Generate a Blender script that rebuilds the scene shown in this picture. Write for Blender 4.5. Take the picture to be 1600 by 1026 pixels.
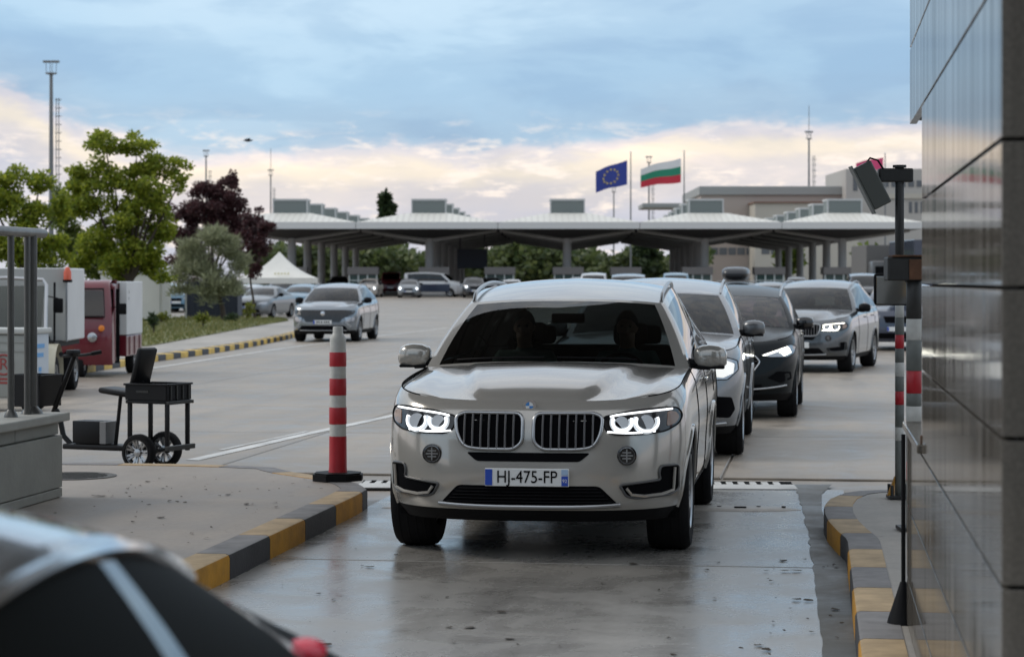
import bpy, bmesh, math, random
import numpy as np
from mathutils import Vector, Matrix, geometry

random.seed(7); np.random.seed(7)
sc = bpy.context.scene
for o in list(bpy.data.objects): bpy.data.objects.remove(o)
COL = sc.collection
R = math.radians

# ------------------------------------------------------------------ camera
F = 3500.0            # focal length in photo pixels (1600 wide)
HC = 1.73             # eye height
HY = 438.0            # photo row of the horizon
cd = bpy.data.cameras.new('camera'); cam = bpy.data.objects.new('camera', cd); COL.objects.link(cam)
cd.sensor_width = 36; cd.lens = F*36/1600
cam.location = (0, 0, HC); cam.rotation_euler = (R(90), 0, 0)
cd.shift_y = -(513-HY)/1600
cd.clip_start = .1; cd.clip_end = 6000
cd.dof.use_dof = True; cd.dof.focus_distance = 14.2; cd.dof.aperture_fstop = 4.8
sc.camera = cam

# ------------------------------------------------------------------ sky, sun, exposure
sun_dir = Vector((-.80, .18, .66)).normalized()          # towards the sun
w = bpy.data.worlds.new('World'); sc.world = w; w.use_nodes = True
nt = w.node_tree; nt.nodes.clear()
def N(t, **k):
    n = nt.nodes.new(t)
    for a, b in k.items(): setattr(n, a, b)
    return n
def LK(a, b): nt.links.new(a, b)
def math_(op, a, b=None, c=None):
    n = N('ShaderNodeMath', operation=op)
    for i, v in enumerate((a, b, c)):
        if v is None: continue
        if isinstance(v, (int, float)): n.inputs[i].default_value = v
        else: LK(v, n.inputs[i])
    return n.outputs[0]
def ramp_(fac, stops, interp='EASE'):
    n = N('ShaderNodeValToRGB'); cr = n.color_ramp; cr.interpolation = interp
    while len(cr.elements) < len(stops): cr.elements.new(.5)
    for e, (p, c) in zip(cr.elements, stops):
        e.position = p; e.color = (c[0], c[1], c[2], 1)
    LK(fac, n.inputs[0]); return n.outputs[0]
tc = N('ShaderNodeTexCoord'); sx = N('ShaderNodeSeparateXYZ'); LK(tc.outputs['Generated'], sx.inputs[0])
el = math_('MULTIPLY', math_('ARCSINE', sx.outputs[2]), 57.2958)
az = math_('MULTIPLY', math_('ARCTAN2', sx.outputs[0], sx.outputs[1]), 57.2958)
def cloud_noise(sa, se, detail, rough, off, dist=0.0):
    c = N('ShaderNodeCombineXYZ'); LK(math_('MULTIPLY', az, sa), c.inputs[0]); LK(math_('MULTIPLY', el, se), c.inputs[1]); c.inputs[2].default_value = off
    n = N('ShaderNodeTexNoise'); n.inputs['Scale'].default_value = 1; n.inputs['Detail'].default_value = detail
    n.inputs['Roughness'].default_value = rough; n.inputs['Distortion'].default_value = dist
    LK(c.outputs[0], n.inputs['Vector']); return n.outputs[0]
def sstep(v, a, b):
    n = N('ShaderNodeMapRange', interpolation_type='SMOOTHSTEP'); LK(v, n.inputs[0]); n.inputs[1].default_value = a; n.inputs[2].default_value = b
    return n.outputs[0]
n1 = cloud_noise(.42, 1.1, 7, .58, 3.1, .4)
n2 = cloud_noise(.16, .55, 5, .55, 8.4, .3)
n3 = cloud_noise(.9, 3.2, 6, .6, 1.7, .2)
# the edge of the blue-grey cloud deck sags in the middle of the view and lifts on both sides
lift = math_('ADD', math_('MULTIPLY', math_('SUBTRACT', 1.0, sstep(az, -13.5, -9.0)), -1.6),
             math_('MULTIPLY', sstep(az, 1.0, 5.0), -.62))
e2 = math_('ADD', math_('ADD', el, math_('MULTIPLY', math_('SUBTRACT', n1, .5), 1.5)), lift)
base = ramp_(math_('DIVIDE', e2, 40.0), [
    (0.0, (.58, .60, .68)), (1.3/40, (.60, .60, .68)), (2.1/40, (.70, .65, .66)), (2.75/40, (.90, .79, .66)),
    (3.2/40, (.70, .66, .70)), (3.55/40, (.34, .49, .66)), (5.0/40, (.35, .53, .72)), (7.5/40, (.43, .60, .77)),
    (14/40, (.60, .70, .80)), (1.0, (.86, .90, .95))])
# softer lighter and darker patches inside the cloud deck
patch = ramp_(n2, [(0, (.66, .68, .74)), (.40, (.86, .88, .92)), (.55, (1.02, 1.01, 1.0)), (.68, (1.24, 1.17, 1.10)), (1, (1.5, 1.36, 1.22))])
mp = N('ShaderNodeMix', data_type='RGBA', blend_type='MULTIPLY'); mp.inputs[0].default_value = 1
LK(base, mp.inputs[6]); LK(patch, mp.inputs[7])
# thin lit streaks in the low band
st = math_('MULTIPLY', math_('MULTIPLY', sstep(n3, .50, .68), math_('SUBTRACT', 1.0, sstep(el, 2.9, 4.6))), .85)
ms = N('ShaderNodeMix', data_type='RGBA'); LK(st, ms.inputs[0]); LK(mp.outputs[2], ms.inputs[6]); ms.inputs[7].default_value = (1.0, .87, .78, 1)
sky = N('ShaderNodeTexSky', sky_type='NISHITA'); sky.sun_disc = False
sky.sun_elevation = math.asin(sun_dir.z); sky.sun_rotation = math.atan2(sun_dir.x, sun_dir.y)
sk = N('ShaderNodeMix', data_type='RGBA', blend_type='MULTIPLY'); sk.inputs[0].default_value = 1; LK(sky.outputs[0], sk.inputs[6]); sk.inputs[7].default_value = (.1, .1, .1, 1)
mm = N('ShaderNodeMix', data_type='RGBA'); mm.inputs[0].default_value = .12; LK(ms.outputs[2], mm.inputs[6]); LK(sk.outputs[2], mm.inputs[7])
bg = N('ShaderNodeBackground'); bg.inputs[1].default_value = 1.0; LK(mm.outputs[2], bg.inputs[0])
wo = N('ShaderNodeOutputWorld'); LK(bg.outputs[0], wo.inputs[0])

sl = bpy.data.lights.new('sun', 'SUN'); sl.energy = 1.0; sl.angle = R(16); sl.color = (1, .93, .84)
so = bpy.data.objects.new('sun', sl); COL.objects.link(so); so.rotation_euler = (-sun_dir).to_track_quat('-Z', 'Y').to_euler()

sc.view_settings.view_transform = 'Standard'; sc.view_settings.look = 'None'
sc.view_settings.gamma = 1; sc.view_settings.use_curve_mapping = False; sc.view_settings.exposure = 0.25
sc.cycles.use_denoising = True
sc.cycles.max_bounces = 8; sc.cycles.transparent_max_bounces = 12
sc.cycles.sample_clamp_indirect = 6

# ------------------------------------------------------------------ photo to place
AL = math.atan2(1275-800, F)       # lane direction, right of the camera axis
CA, SA = math.cos(AL), math.sin(AL)
def gz(y): return 0.0 if y < 100 else .005*(min(y, 320)-100)      # the apron climbs gently towards the plaza
def G(px, py, z=0.0):                                             # photo pixel on a level z
    y = F*(HC-z)/(py-HY); return Vector(((px-800)/F*y, y, z))
def X(px, y): return (px-800)/F*y
def Z(py, y): return HC+(HY-py)/F*y
def LV(u, v, z=0.0): return Vector((u*CA+v*SA, -u*SA+v*CA, z))    # lane coordinates

# ------------------------------------------------------------------ materials
MATS = {}
def pm(name, col, rough=.5, metal=0.0, coat=0.0, var=0.0, vs=3.0, bump=0.0, bs=40.0, emit=0.0, spec=.5, rvar=0.0, stretch=None, ecol=None, isl=0.0):
    if name in MATS: return MATS[name]
    m = bpy.data.materials.new(name); m.use_nodes = True; MATS[name] = m
    t = m.node_tree; b = t.nodes['Principled BSDF']
    b.inputs['Base Color'].default_value = (*col, 1); b.inputs['Roughness'].default_value = rough
    b.inputs['Metallic'].default_value = metal; b.inputs['Coat Weight'].default_value = coat; b.inputs['Coat Roughness'].default_value = .03
    b.inputs['Specular IOR Level'].default_value = spec
    if emit: b.inputs['Emission Color'].default_value = (*(ecol or col), 1); b.inputs['Emission Strength'].default_value = emit
    if var or rvar or bump:
        c = t.nodes.new('ShaderNodeTexCoord'); vec = c.outputs['Object']
        if stretch:
            mp = t.nodes.new('ShaderNodeMapping'); mp.inputs['Scale'].default_value = stretch; t.links.new(vec, mp.inputs[0]); vec = mp.outputs[0]
        n = t.nodes.new('ShaderNodeTexNoise'); n.inputs['Scale'].default_value = vs; n.inputs['Detail'].default_value = 6; n.inputs['Roughness'].default_value = .6
        t.links.new(vec, n.inputs['Vector'])
        if var:
            r = t.nodes.new('ShaderNodeMapRange'); r.inputs[1].default_value = .25; r.inputs[2].default_value = .75
            r.inputs[3].default_value = 1-var; r.inputs[4].default_value = 1+var; t.links.new(n.outputs[0], r.inputs[0])
            v = t.nodes.new('ShaderNodeVectorMath'); v.operation = 'SCALE'; v.inputs[0].default_value = col; t.links.new(r.outputs[0], v.inputs['Scale'])
            t.links.new(v.outputs[0], b.inputs['Base Color'])
        if rvar:
            r = t.nodes.new('ShaderNodeMapRange'); r.inputs[1].default_value = .3; r.inputs[2].default_value = .7
            r.inputs[3].default_value = max(.02, rough-rvar); r.inputs[4].default_value = rough+rvar; t.links.new(n.outputs[0], r.inputs[0]); t.links.new(r.outputs[0], b.inputs['Roughness'])
        if bump:
            n2 = t.nodes.new('ShaderNodeTexNoise'); n2.inputs['Scale'].default_value = bs; n2.inputs['Detail'].default_value = 4; t.links.new(vec, n2.inputs['Vector'])
            bp = t.nodes.new('ShaderNodeBump'); bp.inputs['Strength'].default_value = bump; bp.inputs['Distance'].default_value = .01
            t.links.new(n2.outputs[0], bp.inputs['Height']); t.links.new(bp.outputs[0], b.inputs['Normal'])
    return m

def concrete(name, col, rough, wet=.0, dark=.0):
    """weathered concrete: broad tone, tyre streaks along the lane, stains, grain; gloss varies with wear"""
    m = bpy.data.materials.new(name); m.use_nodes = True; MATS[name] = m
    t = m.node_tree; b = t.nodes['Principled BSDF']; L = t.links.new
    def nd(k): return t.nodes.new(k)
    geo = nd('ShaderNodeNewGeometry')
    rot = nd('ShaderNodeMapping'); rot.inputs['Rotation'].default_value = (0, 0, AL); L(geo.outputs['Position'], rot.inputs[0])
    def noise(scale, det, st=None, rough_=.6, dist=0):
        v = rot.outputs[0]
        if st:
            q = nd('ShaderNodeMapping'); q.inputs['Scale'].default_value = st; L(v, q.inputs[0]); v = q.outputs[0]
        n = nd('ShaderNodeTexNoise'); n.inputs['Scale'].default_value = scale; n.inputs['Detail'].default_value = det; n.inputs['Roughness'].default_value = rough_; n.inputs['Distortion'].default_value = dist
        L(v, n.inputs['Vector']); return n.outputs[0]
    def mr(v, a, b_, c, d):
        r = nd('ShaderNodeMapRange'); L(v, r.inputs[0])
        for i, q in enumerate((a, b_, c, d)): r.inputs[i+1].default_value = q
        return r.outputs[0]
    def mul(a, b_):
        k = nd('ShaderNodeMath'); k.operation = 'MULTIPLY'; L(a, k.inputs[0]); L(b_, k.inputs[1]); return k.outputs[0]
    big = noise(.22, 5); streak = noise(1.0, 6, (2.2, .16, 1)); grain = noise(28, 3); blot = noise(1.6, 7, None, .68, .6); spot = noise(9, 3, None, .5)
    oi = nd('ShaderNodeObjectInfo')
    f = mul(mul(mr(big, .3, .7, .84, 1.14), mr(streak, .3, .7, .82+dark*.1, 1.12)), mul(mr(grain, .3, .7, .94, 1.06), mr(blot, .32, .62, .80, 1.06)))
    f = mul(mul(f, mr(spot, .68, .76, 1.0, .72)), mr(oi.outputs['Random'], 0, 1, .94, 1.05))
    v = nd('ShaderNodeVectorMath'); v.operation = 'SCALE'; v.inputs[0].default_value = col; L(f, v.inputs['Scale']); L(v.outputs[0], b.inputs['Base Color'])
    rr = nd('ShaderNodeMath'); rr.operation = 'ADD'; L(mr(blot, .3, .7, rough-wet, rough+wet), rr.inputs[0]); L(mr(streak, .3, .7, -wet*.5, wet*.5), rr.inputs[1]); rr.use_clamp = True
    L(rr.outputs[0], b.inputs['Roughness'])
    bp = nd('ShaderNodeBump'); bp.inputs['Strength'].default_value = .10; bp.inputs['Distance'].default_value = .006; L(grain, bp.inputs['Height'])
    L(bp.outputs[0], b.inputs['Normal'])
    return m

def glassmat(name, tint, rough=.0, ior=1.5):
    m = bpy.data.materials.new(name); m.use_nodes = True; MATS[name] = m
    t = m.node_tree; t.nodes.clear(); L = t.links.new
    o = t.nodes.new('ShaderNodeOutputMaterial'); mx = t.nodes.new('ShaderNodeMixShader')
    tr = t.nodes.new('ShaderNodeBsdfTransparent'); tr.inputs[0].default_value = (*tint, 1)
    gl = t.nodes.new('ShaderNodeBsdfGlossy'); gl.inputs['Roughness'].default_value = rough; gl.inputs[0].default_value = (1, 1, 1, 1)
    fr = t.nodes.new('ShaderNodeFresnel'); fr.inputs[0].default_value = ior
    L(fr.outputs[0], mx.inputs[0]); L(tr.outputs[0], mx.inputs[1]); L(gl.outputs[0], mx.inputs[2]); L(mx.outputs[0], o.inputs[0])
    return m

def leafmat(name, c1, c2, trans=.35):
    m = bpy.data.materials.new(name); m.use_nodes = True; MATS[name] = m
    t = m.node_tree; t.nodes.clear(); L = t.links.new
    o = t.nodes.new('ShaderNodeOutputMaterial'); mx = t.nodes.new('ShaderNodeMixShader'); mx.inputs[0].default_value = trans
    d = t.nodes.new('ShaderNodeBsdfPrincipled'); d.inputs['Roughness'].default_value = .5; tr = t.nodes.new('ShaderNodeBsdfTranslucent')
    g = t.nodes.new('ShaderNodeNewGeometry'); cr = t.nodes.new('ShaderNodeMix'); cr.data_type = 'RGBA'
    L(g.outputs['Random Per Island'], cr.inputs[0]); cr.inputs[6].default_value = (*c1, 1); cr.inputs[7].default_value = (*c2, 1)
    L(cr.outputs[2], d.inputs['Base Color']); L(cr.outputs[2], tr.inputs[0]); L(d.outputs[0], mx.inputs[1]); L(tr.outputs[0], mx.inputs[2]); L(mx.outputs[0], o.inputs[0])
    return m

M_CONC = concrete('apron_concrete', (.295, .258, .215), .46, .16, -1.0)
M_LANE = concrete('lane_concrete', (.275, .262, .24), .27, .12, .4)
M_ISL = concrete('island_concrete', (.32, .285, .25), .62, .12)
M_GUT = concrete('gutter_dirt', (.10, .098, .088), .55, .2)
M_WALK = concrete('walk_concrete', (.36, .34, .31), .7, .1)
M_YEL = pm('kerb_yellow', (.46, .22, .015), .6, var=.35, vs=5, bump=.3, bs=30)
M_YELFAR = pm('kerb_yellow_bright', (.60, .40, .08), .6, var=.25, vs=3)
M_KGREY = pm('kerb_grey', (.034, .035, .039), .6, var=.35, vs=5, bump=.3, bs=30)
M_YELT = pm('kerb_yellow_worn', (.42, .31, .18), .7, var=.3, vs=6); M_KGREYT = pm('kerb_grey_worn', (.20, .195, .195), .7, var=.3, vs=6)
M_WPAINT = pm('faded_white_paint', (.55, .55, .53), .5, var=.3, vs=2)
M_BLACK = pm('black_plastic', (.007, .007, .008), .55, spec=.12)
M_GBLACK = pm('gloss_black', (.008, .008, .009), .12, coat=.5)
M_RUB = pm('tyre_rubber', (.011, .011, .012), .8, var=.2, vs=10, spec=.15)
M_DARK = pm('dark_interior', (.008, .008, .009), .9, spec=.1)
M_CHROME = pm('chrome', (.75, .76, .78), .12, metal=1)
M_SATIN = pm('satin_metal', (.42, .43, .44), .32, metal=1)
M_ALU = pm('wheel_alloy', (.45, .46, .47), .3, metal=.9)
M_LAMP = pm('lamp_reflector', (.42, .43, .45), .15, metal=.8)
M_LENS = pm('lit_lens', (.45, .48, .52), .12, metal=.4, emit=.12, ecol=(.8, .9, 1))
M_DRL = pm('lit_lamp', (1, 1, 1), .3, emit=2.2, ecol=(.93, .97, 1))
M_DRLW = pm('lit_lamp_warm', (1, 1, 1), .3, emit=4.0, ecol=(1, .97, .80))
M_AMB = pm('amber_lens', (.75, .22, .03), .2)
M_REDL = pm('red_lens', (.55, .02, .05), .12, coat=.6)
M_GLASS = glassmat('car_glass', (.24, .265, .26), 0, 1.45)
M_GLASSC = glassmat('lamp_cover', (.92, .93, .95), 0, 1.4)
M_GLASSD = glassmat('dark_glass', (.10, .11, .11), .0, 1.6)
M_WHITE = pm('white_enamel', (.78, .78, .76), .4)
M_PLATE = pm('plate_white', (.72, .73, .72), .35)
M_PBLUE = pm('plate_blue', (.02, .07, .42), .35)
M_INK = pm('plate_ink', (.004, .004, .005), .8, spec=.05)
M_SKIN = pm('skin', (.50, .31, .22), .55)
M_HAIR = pm('dark_hair', (.02, .015, .012), .6)

# ------------------------------------------------------------------ mesh helpers
class MB:
    def __init__(s): s.v = []; s.f = []
    def add(s, vs, fs):
        k = len(s.v); s.v += [tuple(p) for p in vs]; s.f += [tuple(i+k for i in f) for f in fs]; return s
    def box(s, c, d, rz=0.0, rx=0.0, ry=0.0, bev=0.0):
        x, y, z = d[0]/2, d[1]/2, d[2]/2
        if bev > 0:
            b = min(bev, x*.9, y*.9, z*.9); bm = bmesh.new(); bmesh.ops.create_cube(bm, size=1)
            for q in bm.verts: q.co = (q.co.x*d[0], q.co.y*d[1], q.co.z*d[2])
            bmesh.ops.bevel(bm, geom=bm.edges[:], offset=b, segments=2, affect='EDGES', profile=.5)
            bm.verts.index_update(); vs = [q.co.copy() for q in bm.verts]; fs = [[q.index for q in f.verts] for f in bm.faces]; bm.free()
        else:
            vs = [Vector((a, b_, e)) for a in (-x, x) for b_ in (-y, y) for e in (-z, z)]
            fs = [(0, 1, 3, 2), (4, 6, 7, 5), (0, 4, 5, 1), (2, 3, 7, 6), (0, 2, 6, 4), (1, 5, 7, 3)]
        m = Matrix.Translation(c) @ Matrix.Rotation(rz, 4, 'Z') @ Matrix.Rotation(ry, 4, 'Y') @ Matrix.Rotation(rx, 4, 'X')
        return s.add([m @ p for p in vs], fs)
    def tube(s, path, r, n=8, closed=False, caps=True):
        P = [Vector(p) for p in path]; m = len(P); rr = r if isinstance(r, (list, tuple)) else [r]*m
        vs = []; up = Vector((0, 0, 1)); prev = None
        for i in range(m):
            a = P[(i-1) % m] if closed or i > 0 else P[i]; b = P[(i+1) % m] if closed or i < m-1 else P[i]
            t = (b-a).normalized() if (b-a).length > 1e-9 else Vector((0, 0, 1))
            if prev is None:
                q = t.cross(up)
                if q.length < .05: q = t.cross(Vector((1, 0, 0)))
            else: q = prev-t*prev.dot(t)
            if q.length < 1e-6: q = t.cross(Vector((1, 0, 0)))
            q.normalize(); prev = q; w_ = t.cross(q)
            for k in range(n):
                an = 2*math.pi*k/n; vs.append(P[i]+(q*math.cos(an)+w_*math.sin(an))*rr[i])
        fs = []
        for i in range(m if closed else m-1):
            j = (i+1) % m
            for k in range(n): fs.append((i*n+k, i*n+(k+1) % n, j*n+(k+1) % n, j*n+k))
        if caps and not closed:
            fs.append(tuple(range(n-1, -1, -1))); fs.append(tuple((m-1)*n+k for k in range(n)))
        return s.add(vs, fs)
    def lathe(s, prof, n=24, axis='Z', c=(0, 0, 0), caps=True):     # prof: (radius, along)
        vs = []; fs = []; c = Vector(c)
        for i, (r, h) in enumerate(prof):
            for k in range(n):
                a = 2*math.pi*k/n; x, y = r*math.cos(a), r*math.sin(a)
                vs.append(c+(Vector((x, y, h)) if axis == 'Z' else Vector((h, x, y)) if axis == 'X' else Vector((x, h, y))))
        for i in range(len(prof)-1):
            for k in range(n): fs.append((i*n+k, i*n+(k+1) % n, (i+1)*n+(k+1) % n, (i+1)*n+k))
        if caps and prof[0][0] > 1e-4: fs.append(tuple(range(n-1, -1, -1)))
        if caps and prof[-1][0] > 1e-4: fs.append(tuple((len(prof)-1)*n+k for k in range(n)))
        return s.add(vs, fs)
    def prism(s, poly, z0, z1):                            # poly: (x, y) list, counter-clockwise
        n = len(poly); vs = [(p[0], p[1], z0) for p in poly]+[(p[0], p[1], z1) for p in poly]
        return s.add(vs, [tuple(range(n-1, -1, -1)), tuple(range(n, 2*n))]+[(i, (i+1) % n, n+(i+1) % n, n+i) for i in range(n)])
    def grid(s, rows):
        m, n = len(rows), len(rows[0]); vs = [p for r in rows for p in r]
        return s.add(vs, [(i*n+j, i*n+j+1, (i+1)*n+j+1, (i+1)*n+j) for i in range(m-1) for j in range(n-1)])
    def build(s, name, mat, parent=None, smooth=False, loc=None, ang=35, fix=True):
        me = bpy.data.meshes.new(name); me.from_pydata([tuple(p) for p in s.v], [], s.f)
        if fix:
            bm = bmesh.new(); bm.from_mesh(me); bmesh.ops.recalc_face_normals(bm, faces=bm.faces[:]); bm.to_mesh(me); bm.free()
        me.materials.append(mat)
        if smooth: shade(me, ang)
        return link(name, me, parent, loc)
def shade(me, ang=35):
    for p in me.polygons: p.use_smooth = True
    if ang < 179: me.set_sharp_from_angle(angle=R(ang))
def link(name, me, parent=None, loc=None):
    o = bpy.data.objects.new(name, me); COL.objects.link(o)
    if parent is not None: o.parent = parent
    if loc is not None: o.location = loc
    return o
def tag(o, label, cat, group=None):
    o['label'] = label; o['category'] = cat
    if group: o['group'] = group
    return o
def thing(name, loc, rz, label, cat, group=None):
    o = bpy.data.objects.new(name, None); COL.objects.link(o); o.location = loc; o.rotation_euler = (0, 0, rz); o.empty_display_size = .2
    return tag(o, label, cat, group)
def struct(o, kind='structure'): o['kind'] = kind; return o
KIDS = {}
def copy_tree(o, parent=None):
    c = o.copy(); COL.objects.link(c); c.parent = parent
    for ch in list(o.children): copy_tree(ch, c)
    return c
def retag(o, label, group=None):
    o['label'] = label
    if group: o['group'] = group
    return o
def text_mesh(name, s, size, mat, parent, loc, rot=(R(90), 0, 0), depth=.001, sx=1.0):
    cu = bpy.data.curves.new(name, 'FONT'); cu.body = s; cu.size = size; cu.extrude = depth; cu.align_x = 'CENTER'; cu.align_y = 'CENTER'
    t = bpy.data.objects.new(name, cu); COL.objects.link(t); bpy.context.view_layer.update()
    me = bpy.data.meshes.new_from_object(t.evaluated_get(bpy.context.evaluated_depsgraph_get())); bpy.data.objects.remove(t)
    me.materials.clear(); me.materials.append(mat)
    o = link(name, me, parent, loc); o.rotation_euler = rot; o.scale = (sx, 1, 1); return o
# ------------------------------------------------------------------ cars
def smooth_tab(tab):
    xs = np.array([p[0] for p in tab], float); ys = np.array([p[1] for p in tab], float)
    d = np.gradient(ys, xs) if len(xs) > 2 else np.full(len(xs), (ys[-1]-ys[0])/(xs[-1]-xs[0]))
    sec = np.diff(ys)/np.diff(xs)
    for i in range(len(sec)):
        if abs(sec[i]) < 1e-9: d[i] = d[i+1] = 0
    for i in range(1, len(xs)-1):
        if sec[i-1]*sec[i] <= 0: d[i] = 0
        else: d[i] = np.sign(sec[i])*min(abs(d[i]), 2.5*abs(sec[i-1]), 2.5*abs(sec[i]))
    def f(x):
        x = min(max(x, xs[0]), xs[-1]); i = min(max(int(np.searchsorted(xs, x)-1), 0), len(xs)-2)
        h = xs[i+1]-xs[i]; t = (x-xs[i])/h
        return float((2*t**3-3*t*t+1)*ys[i]+(t**3-2*t*t+t)*h*d[i]+(-2*t**3+3*t*t)*ys[i+1]+(t**3-t*t)*h*d[i+1])
    return f
DW_SUV = [(0, -.10), (.08, -.05), (.2, -.022), (.38, -.012), (.6, 0), (.8, -.012), (.92, -.03), (1, -.065)]
YF_SUV = [(0, .13), (.1, .05), (.25, .005), (.4, 0), (.62, .015), (.8, .035), (.92, .07), (.97, .105), (1, .155)]
YR_SUV = [(0, .14), (.15, .03), (.35, 0), (.55, .03), (.8, .06), (1, .13)]
class Car:
    def __init__(s, **k):
        d = dict(L=4.886, W=.969, H=1.735, zb=.24, hood_z=.955, cowl_z=1.13, belt_z=1.19, tail_z=1.10, cowl_y=1.30, cowl_dy=.30,
                 rf_y=2.05, rf_dy=.12, rf_z=1.60, roof_w=.69, rr_y=4.42, rr_z=1.62, rr_w=.62, deck_y=4.72, deck_dy=.02, deck_z=1.12, fa=.87, wb=2.933, wr=.372, tyre_w=.27,
                 af=.80, ar=.55, n=2.9, dw=DW_SUV, yf=YF_SUV, yr=YR_SUV, hood_bulge=.045, crease=.0, crease_u=(.36, .62), arch=1.13, res=1, bumpers=None,
                 cabin=[('P', .03), ('G', .36), ('P', .045), ('G', .30), ('P', .05), ('G', .13), ('P', .085)], wind_lo=.02, wind_hi=.955, apil=.93, deck=False, clad=.10, ez=.06, side_hi=.905)
        d.update(k); s.__dict__.update(d)
        s.zt = smooth_tab([(0, s.hood_z), (s.cowl_y*.5, s.hood_z+(s.cowl_z-s.hood_z)*.62), (s.cowl_y+s.cowl_dy, s.cowl_z), ((s.cowl_y+s.deck_y)/2+.3, s.cowl_z+(s.belt_z-s.cowl_z)*.55), (s.deck_y-.15, s.belt_z), (s.L, s.tail_z)])
        s.fdw = smooth_tab(s.dw); s.fyf = smooth_tab(s.yf); s.fyr = smooth_tab(s.yr)
    def side_x(s, y, t):
        w_ = s.W+s.fdw(t); n = s.n
        if y < s.af:
            q = min(max((s.af-y)/(s.af-s.fyf(t)), 0), 1); return w_*(max(1-q**n, 0))**(1/n)
        if y > s.L-s.ar:
            q = min(max((y-(s.L-s.ar))/(s.ar-s.fyr(t)), 0), 1); return w_*(max(1-q**n, 0))**(1/n)
        return w_
    def tau(s, y, z): return min(max((z-s.zb)/(s.zt(y)-s.zb), 0), 1)
    def front_y(s, x, z):
        y = .1
        for _ in range(8):
            t = s.tau(y, z); w_ = s.W+s.fdw(t); y0 = s.fyf(t); q = min(abs(x)/w_, .9995); y = y0+(s.af-y0)*(1-(1-q**s.n)**(1/s.n))
        return y
    def rear_y(s, x, z):
        y = s.L-.1
        for _ in range(8):
            t = s.tau(y, z); w_ = s.W+s.fdw(t); y0 = s.fyr(t); q = min(abs(x)/w_, .9995); y = s.L-y0-(s.ar-y0)*(1-(1-q**s.n)**(1/s.n))
        return y
    def fpt(s, x, z, off=0.0, rear=False):
        f = s.rear_y if rear else s.front_y; e = .004; y = f(x, z)
        fx = (f(x+e, z)-f(x-e, z))/(2*e); fz = (f(x, z+e)-f(x, z-e))/(2*e)
        n = Vector((fx, -1, fz)) if not rear else Vector((-fx, 1, -fz)); n.normalize()
        return Vector((x, y-s.L/2, z))+n*off
    def shell(s):
        r = s.res; nC = 31 if r == 2 else 15 if r else 8; nH = 34 if r == 2 else 22 if r else 9; nD = 8 if r else 5
        nt_ = 22 if r else 9
        taus = [i/(nt_-1) for i in range(nt_)]; taus = [t**.95 for t in taus]
        if r: taus = sorted(set([round(t, 4) for t in taus]+[.94, .97, .985]+([s.clad] if s.clad else [])))
        xi = [.80*(i/(nC-1)) for i in range(nC)]; xc = .80
        def F_(x_, t):
            w_ = s.W+s.fdw(t); y0 = s.fyf(t); y = y0+(s.af-y0)*(1-(1-x_**s.n)**(1/s.n)); z = s.zb+(s.zt(y)-s.zb)*t; return Vector((w_*x_, y, z))
        def R_(x_, t):
            w_ = s.W+s.fdw(t); y0 = s.fyr(t); y = s.L-y0-(s.ar-y0)*(1-(1-x_**s.n)**(1/s.n)); z = s.zb+(s.zt(y)-s.zb)*t; return Vector((w_*x_, y, z))
        yfc = F_(xc, 1).y; yrc = R_(xc, 1).y
        ycor = s.cowl_y+s.cowl_dy; ydc = min(s.deck_y-s.deck_dy, yrc-.03) if s.deck else yrc-.02
        hs = [yfc+(ycor-yfc)*((j/nH)**1.25) for j in range(nH+1)]
        # cabin stations: base y and roof y
        rfc = s.rf_y+s.rf_dy; rrc = s.rr_y
        tot = sum(c[1] for c in s.cabin); segs = []; cs = [(ycor, rfc)]; acc = 0; styp = []
        for ty, ln in s.cabin:
            k = max(1, int(round(ln/tot*(36 if r else 14)))); 
            for q in range(k):
                f = (acc+ln*(q+1)/k)/tot; cs.append((ycor+(ydc-ycor)*f, rfc+(rrc-rfc)*f)); styp.append(ty+str(len(segs)))
            acc += ln; segs.append(ty)
        ds = [ydc+(yrc-ydc)*(j/nD) for j in range(1, nD+1)]
        sy = hs+[c[0] for c in cs[1:]]+ds
        def S_(y, t):
            df = (F_(xc, t).y-yfc)*max(0, 1-(y-yfc)/.5); dr = (R_(xc, t).y-yrc)*max(0, 1-(yrc-y)/.4)
            yy = y+df+dr; x_ = s.side_x(yy, t)
            return Vector((x_, yy, s.zb+(s.zt(yy)-s.zb)*t))
        cols = [[F_(x_, t) for t in taus] for x_ in xi]+[[S_(y, t) for t in taus] for y in sy[1:]]
        # the last side column must equal the rear corner
        cols = cols[:-1]+[[R_(x_, t) for t in taus] for x_ in reversed(xi)]
        nS = len(sy)-1                                  # steps from front corner to rear corner
        top = [c[-1] for c in cols]
        ic = nC-1; jc = ic+nH; jd = jc+len(cs)-1; jr = ic+nS
        kl = sum(1 for t in taus if t <= s.clad+1e-6)-1 if s.clad > 0 else 0
        body = MB(); body.grid([c[kl:] for c in cols]); s.cladm = MB().grid([c[:kl+1] for c in cols]) if kl > 0 else None
        def coons(E0, E1, A, B):                       # E0/E1: i across, A: centre line j, B: side j
            m, n = len(E0), len(A); out = []
            for j in range(n):
                v = j/(n-1); row = []
                for i in range(m):
                    u = i/(m-1)
                    p = E0[i]*(1-v)+E1[i]*v+A[j]*(1-u)+B[j]*u-(E0[0]*(1-u)*(1-v)+E0[-1]*u*(1-v)+E1[0]*(1-u)*v+E1[-1]*u*v)
                    row.append(p)
                out.append(row)
            return out
        # hood
        E0 = top[:nC]; Bs = top[ic:jc+1]; cc = Vector((0, s.cowl_y, s.cowl_z+s.hood_bulge)); ce = Bs[-1]
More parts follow.
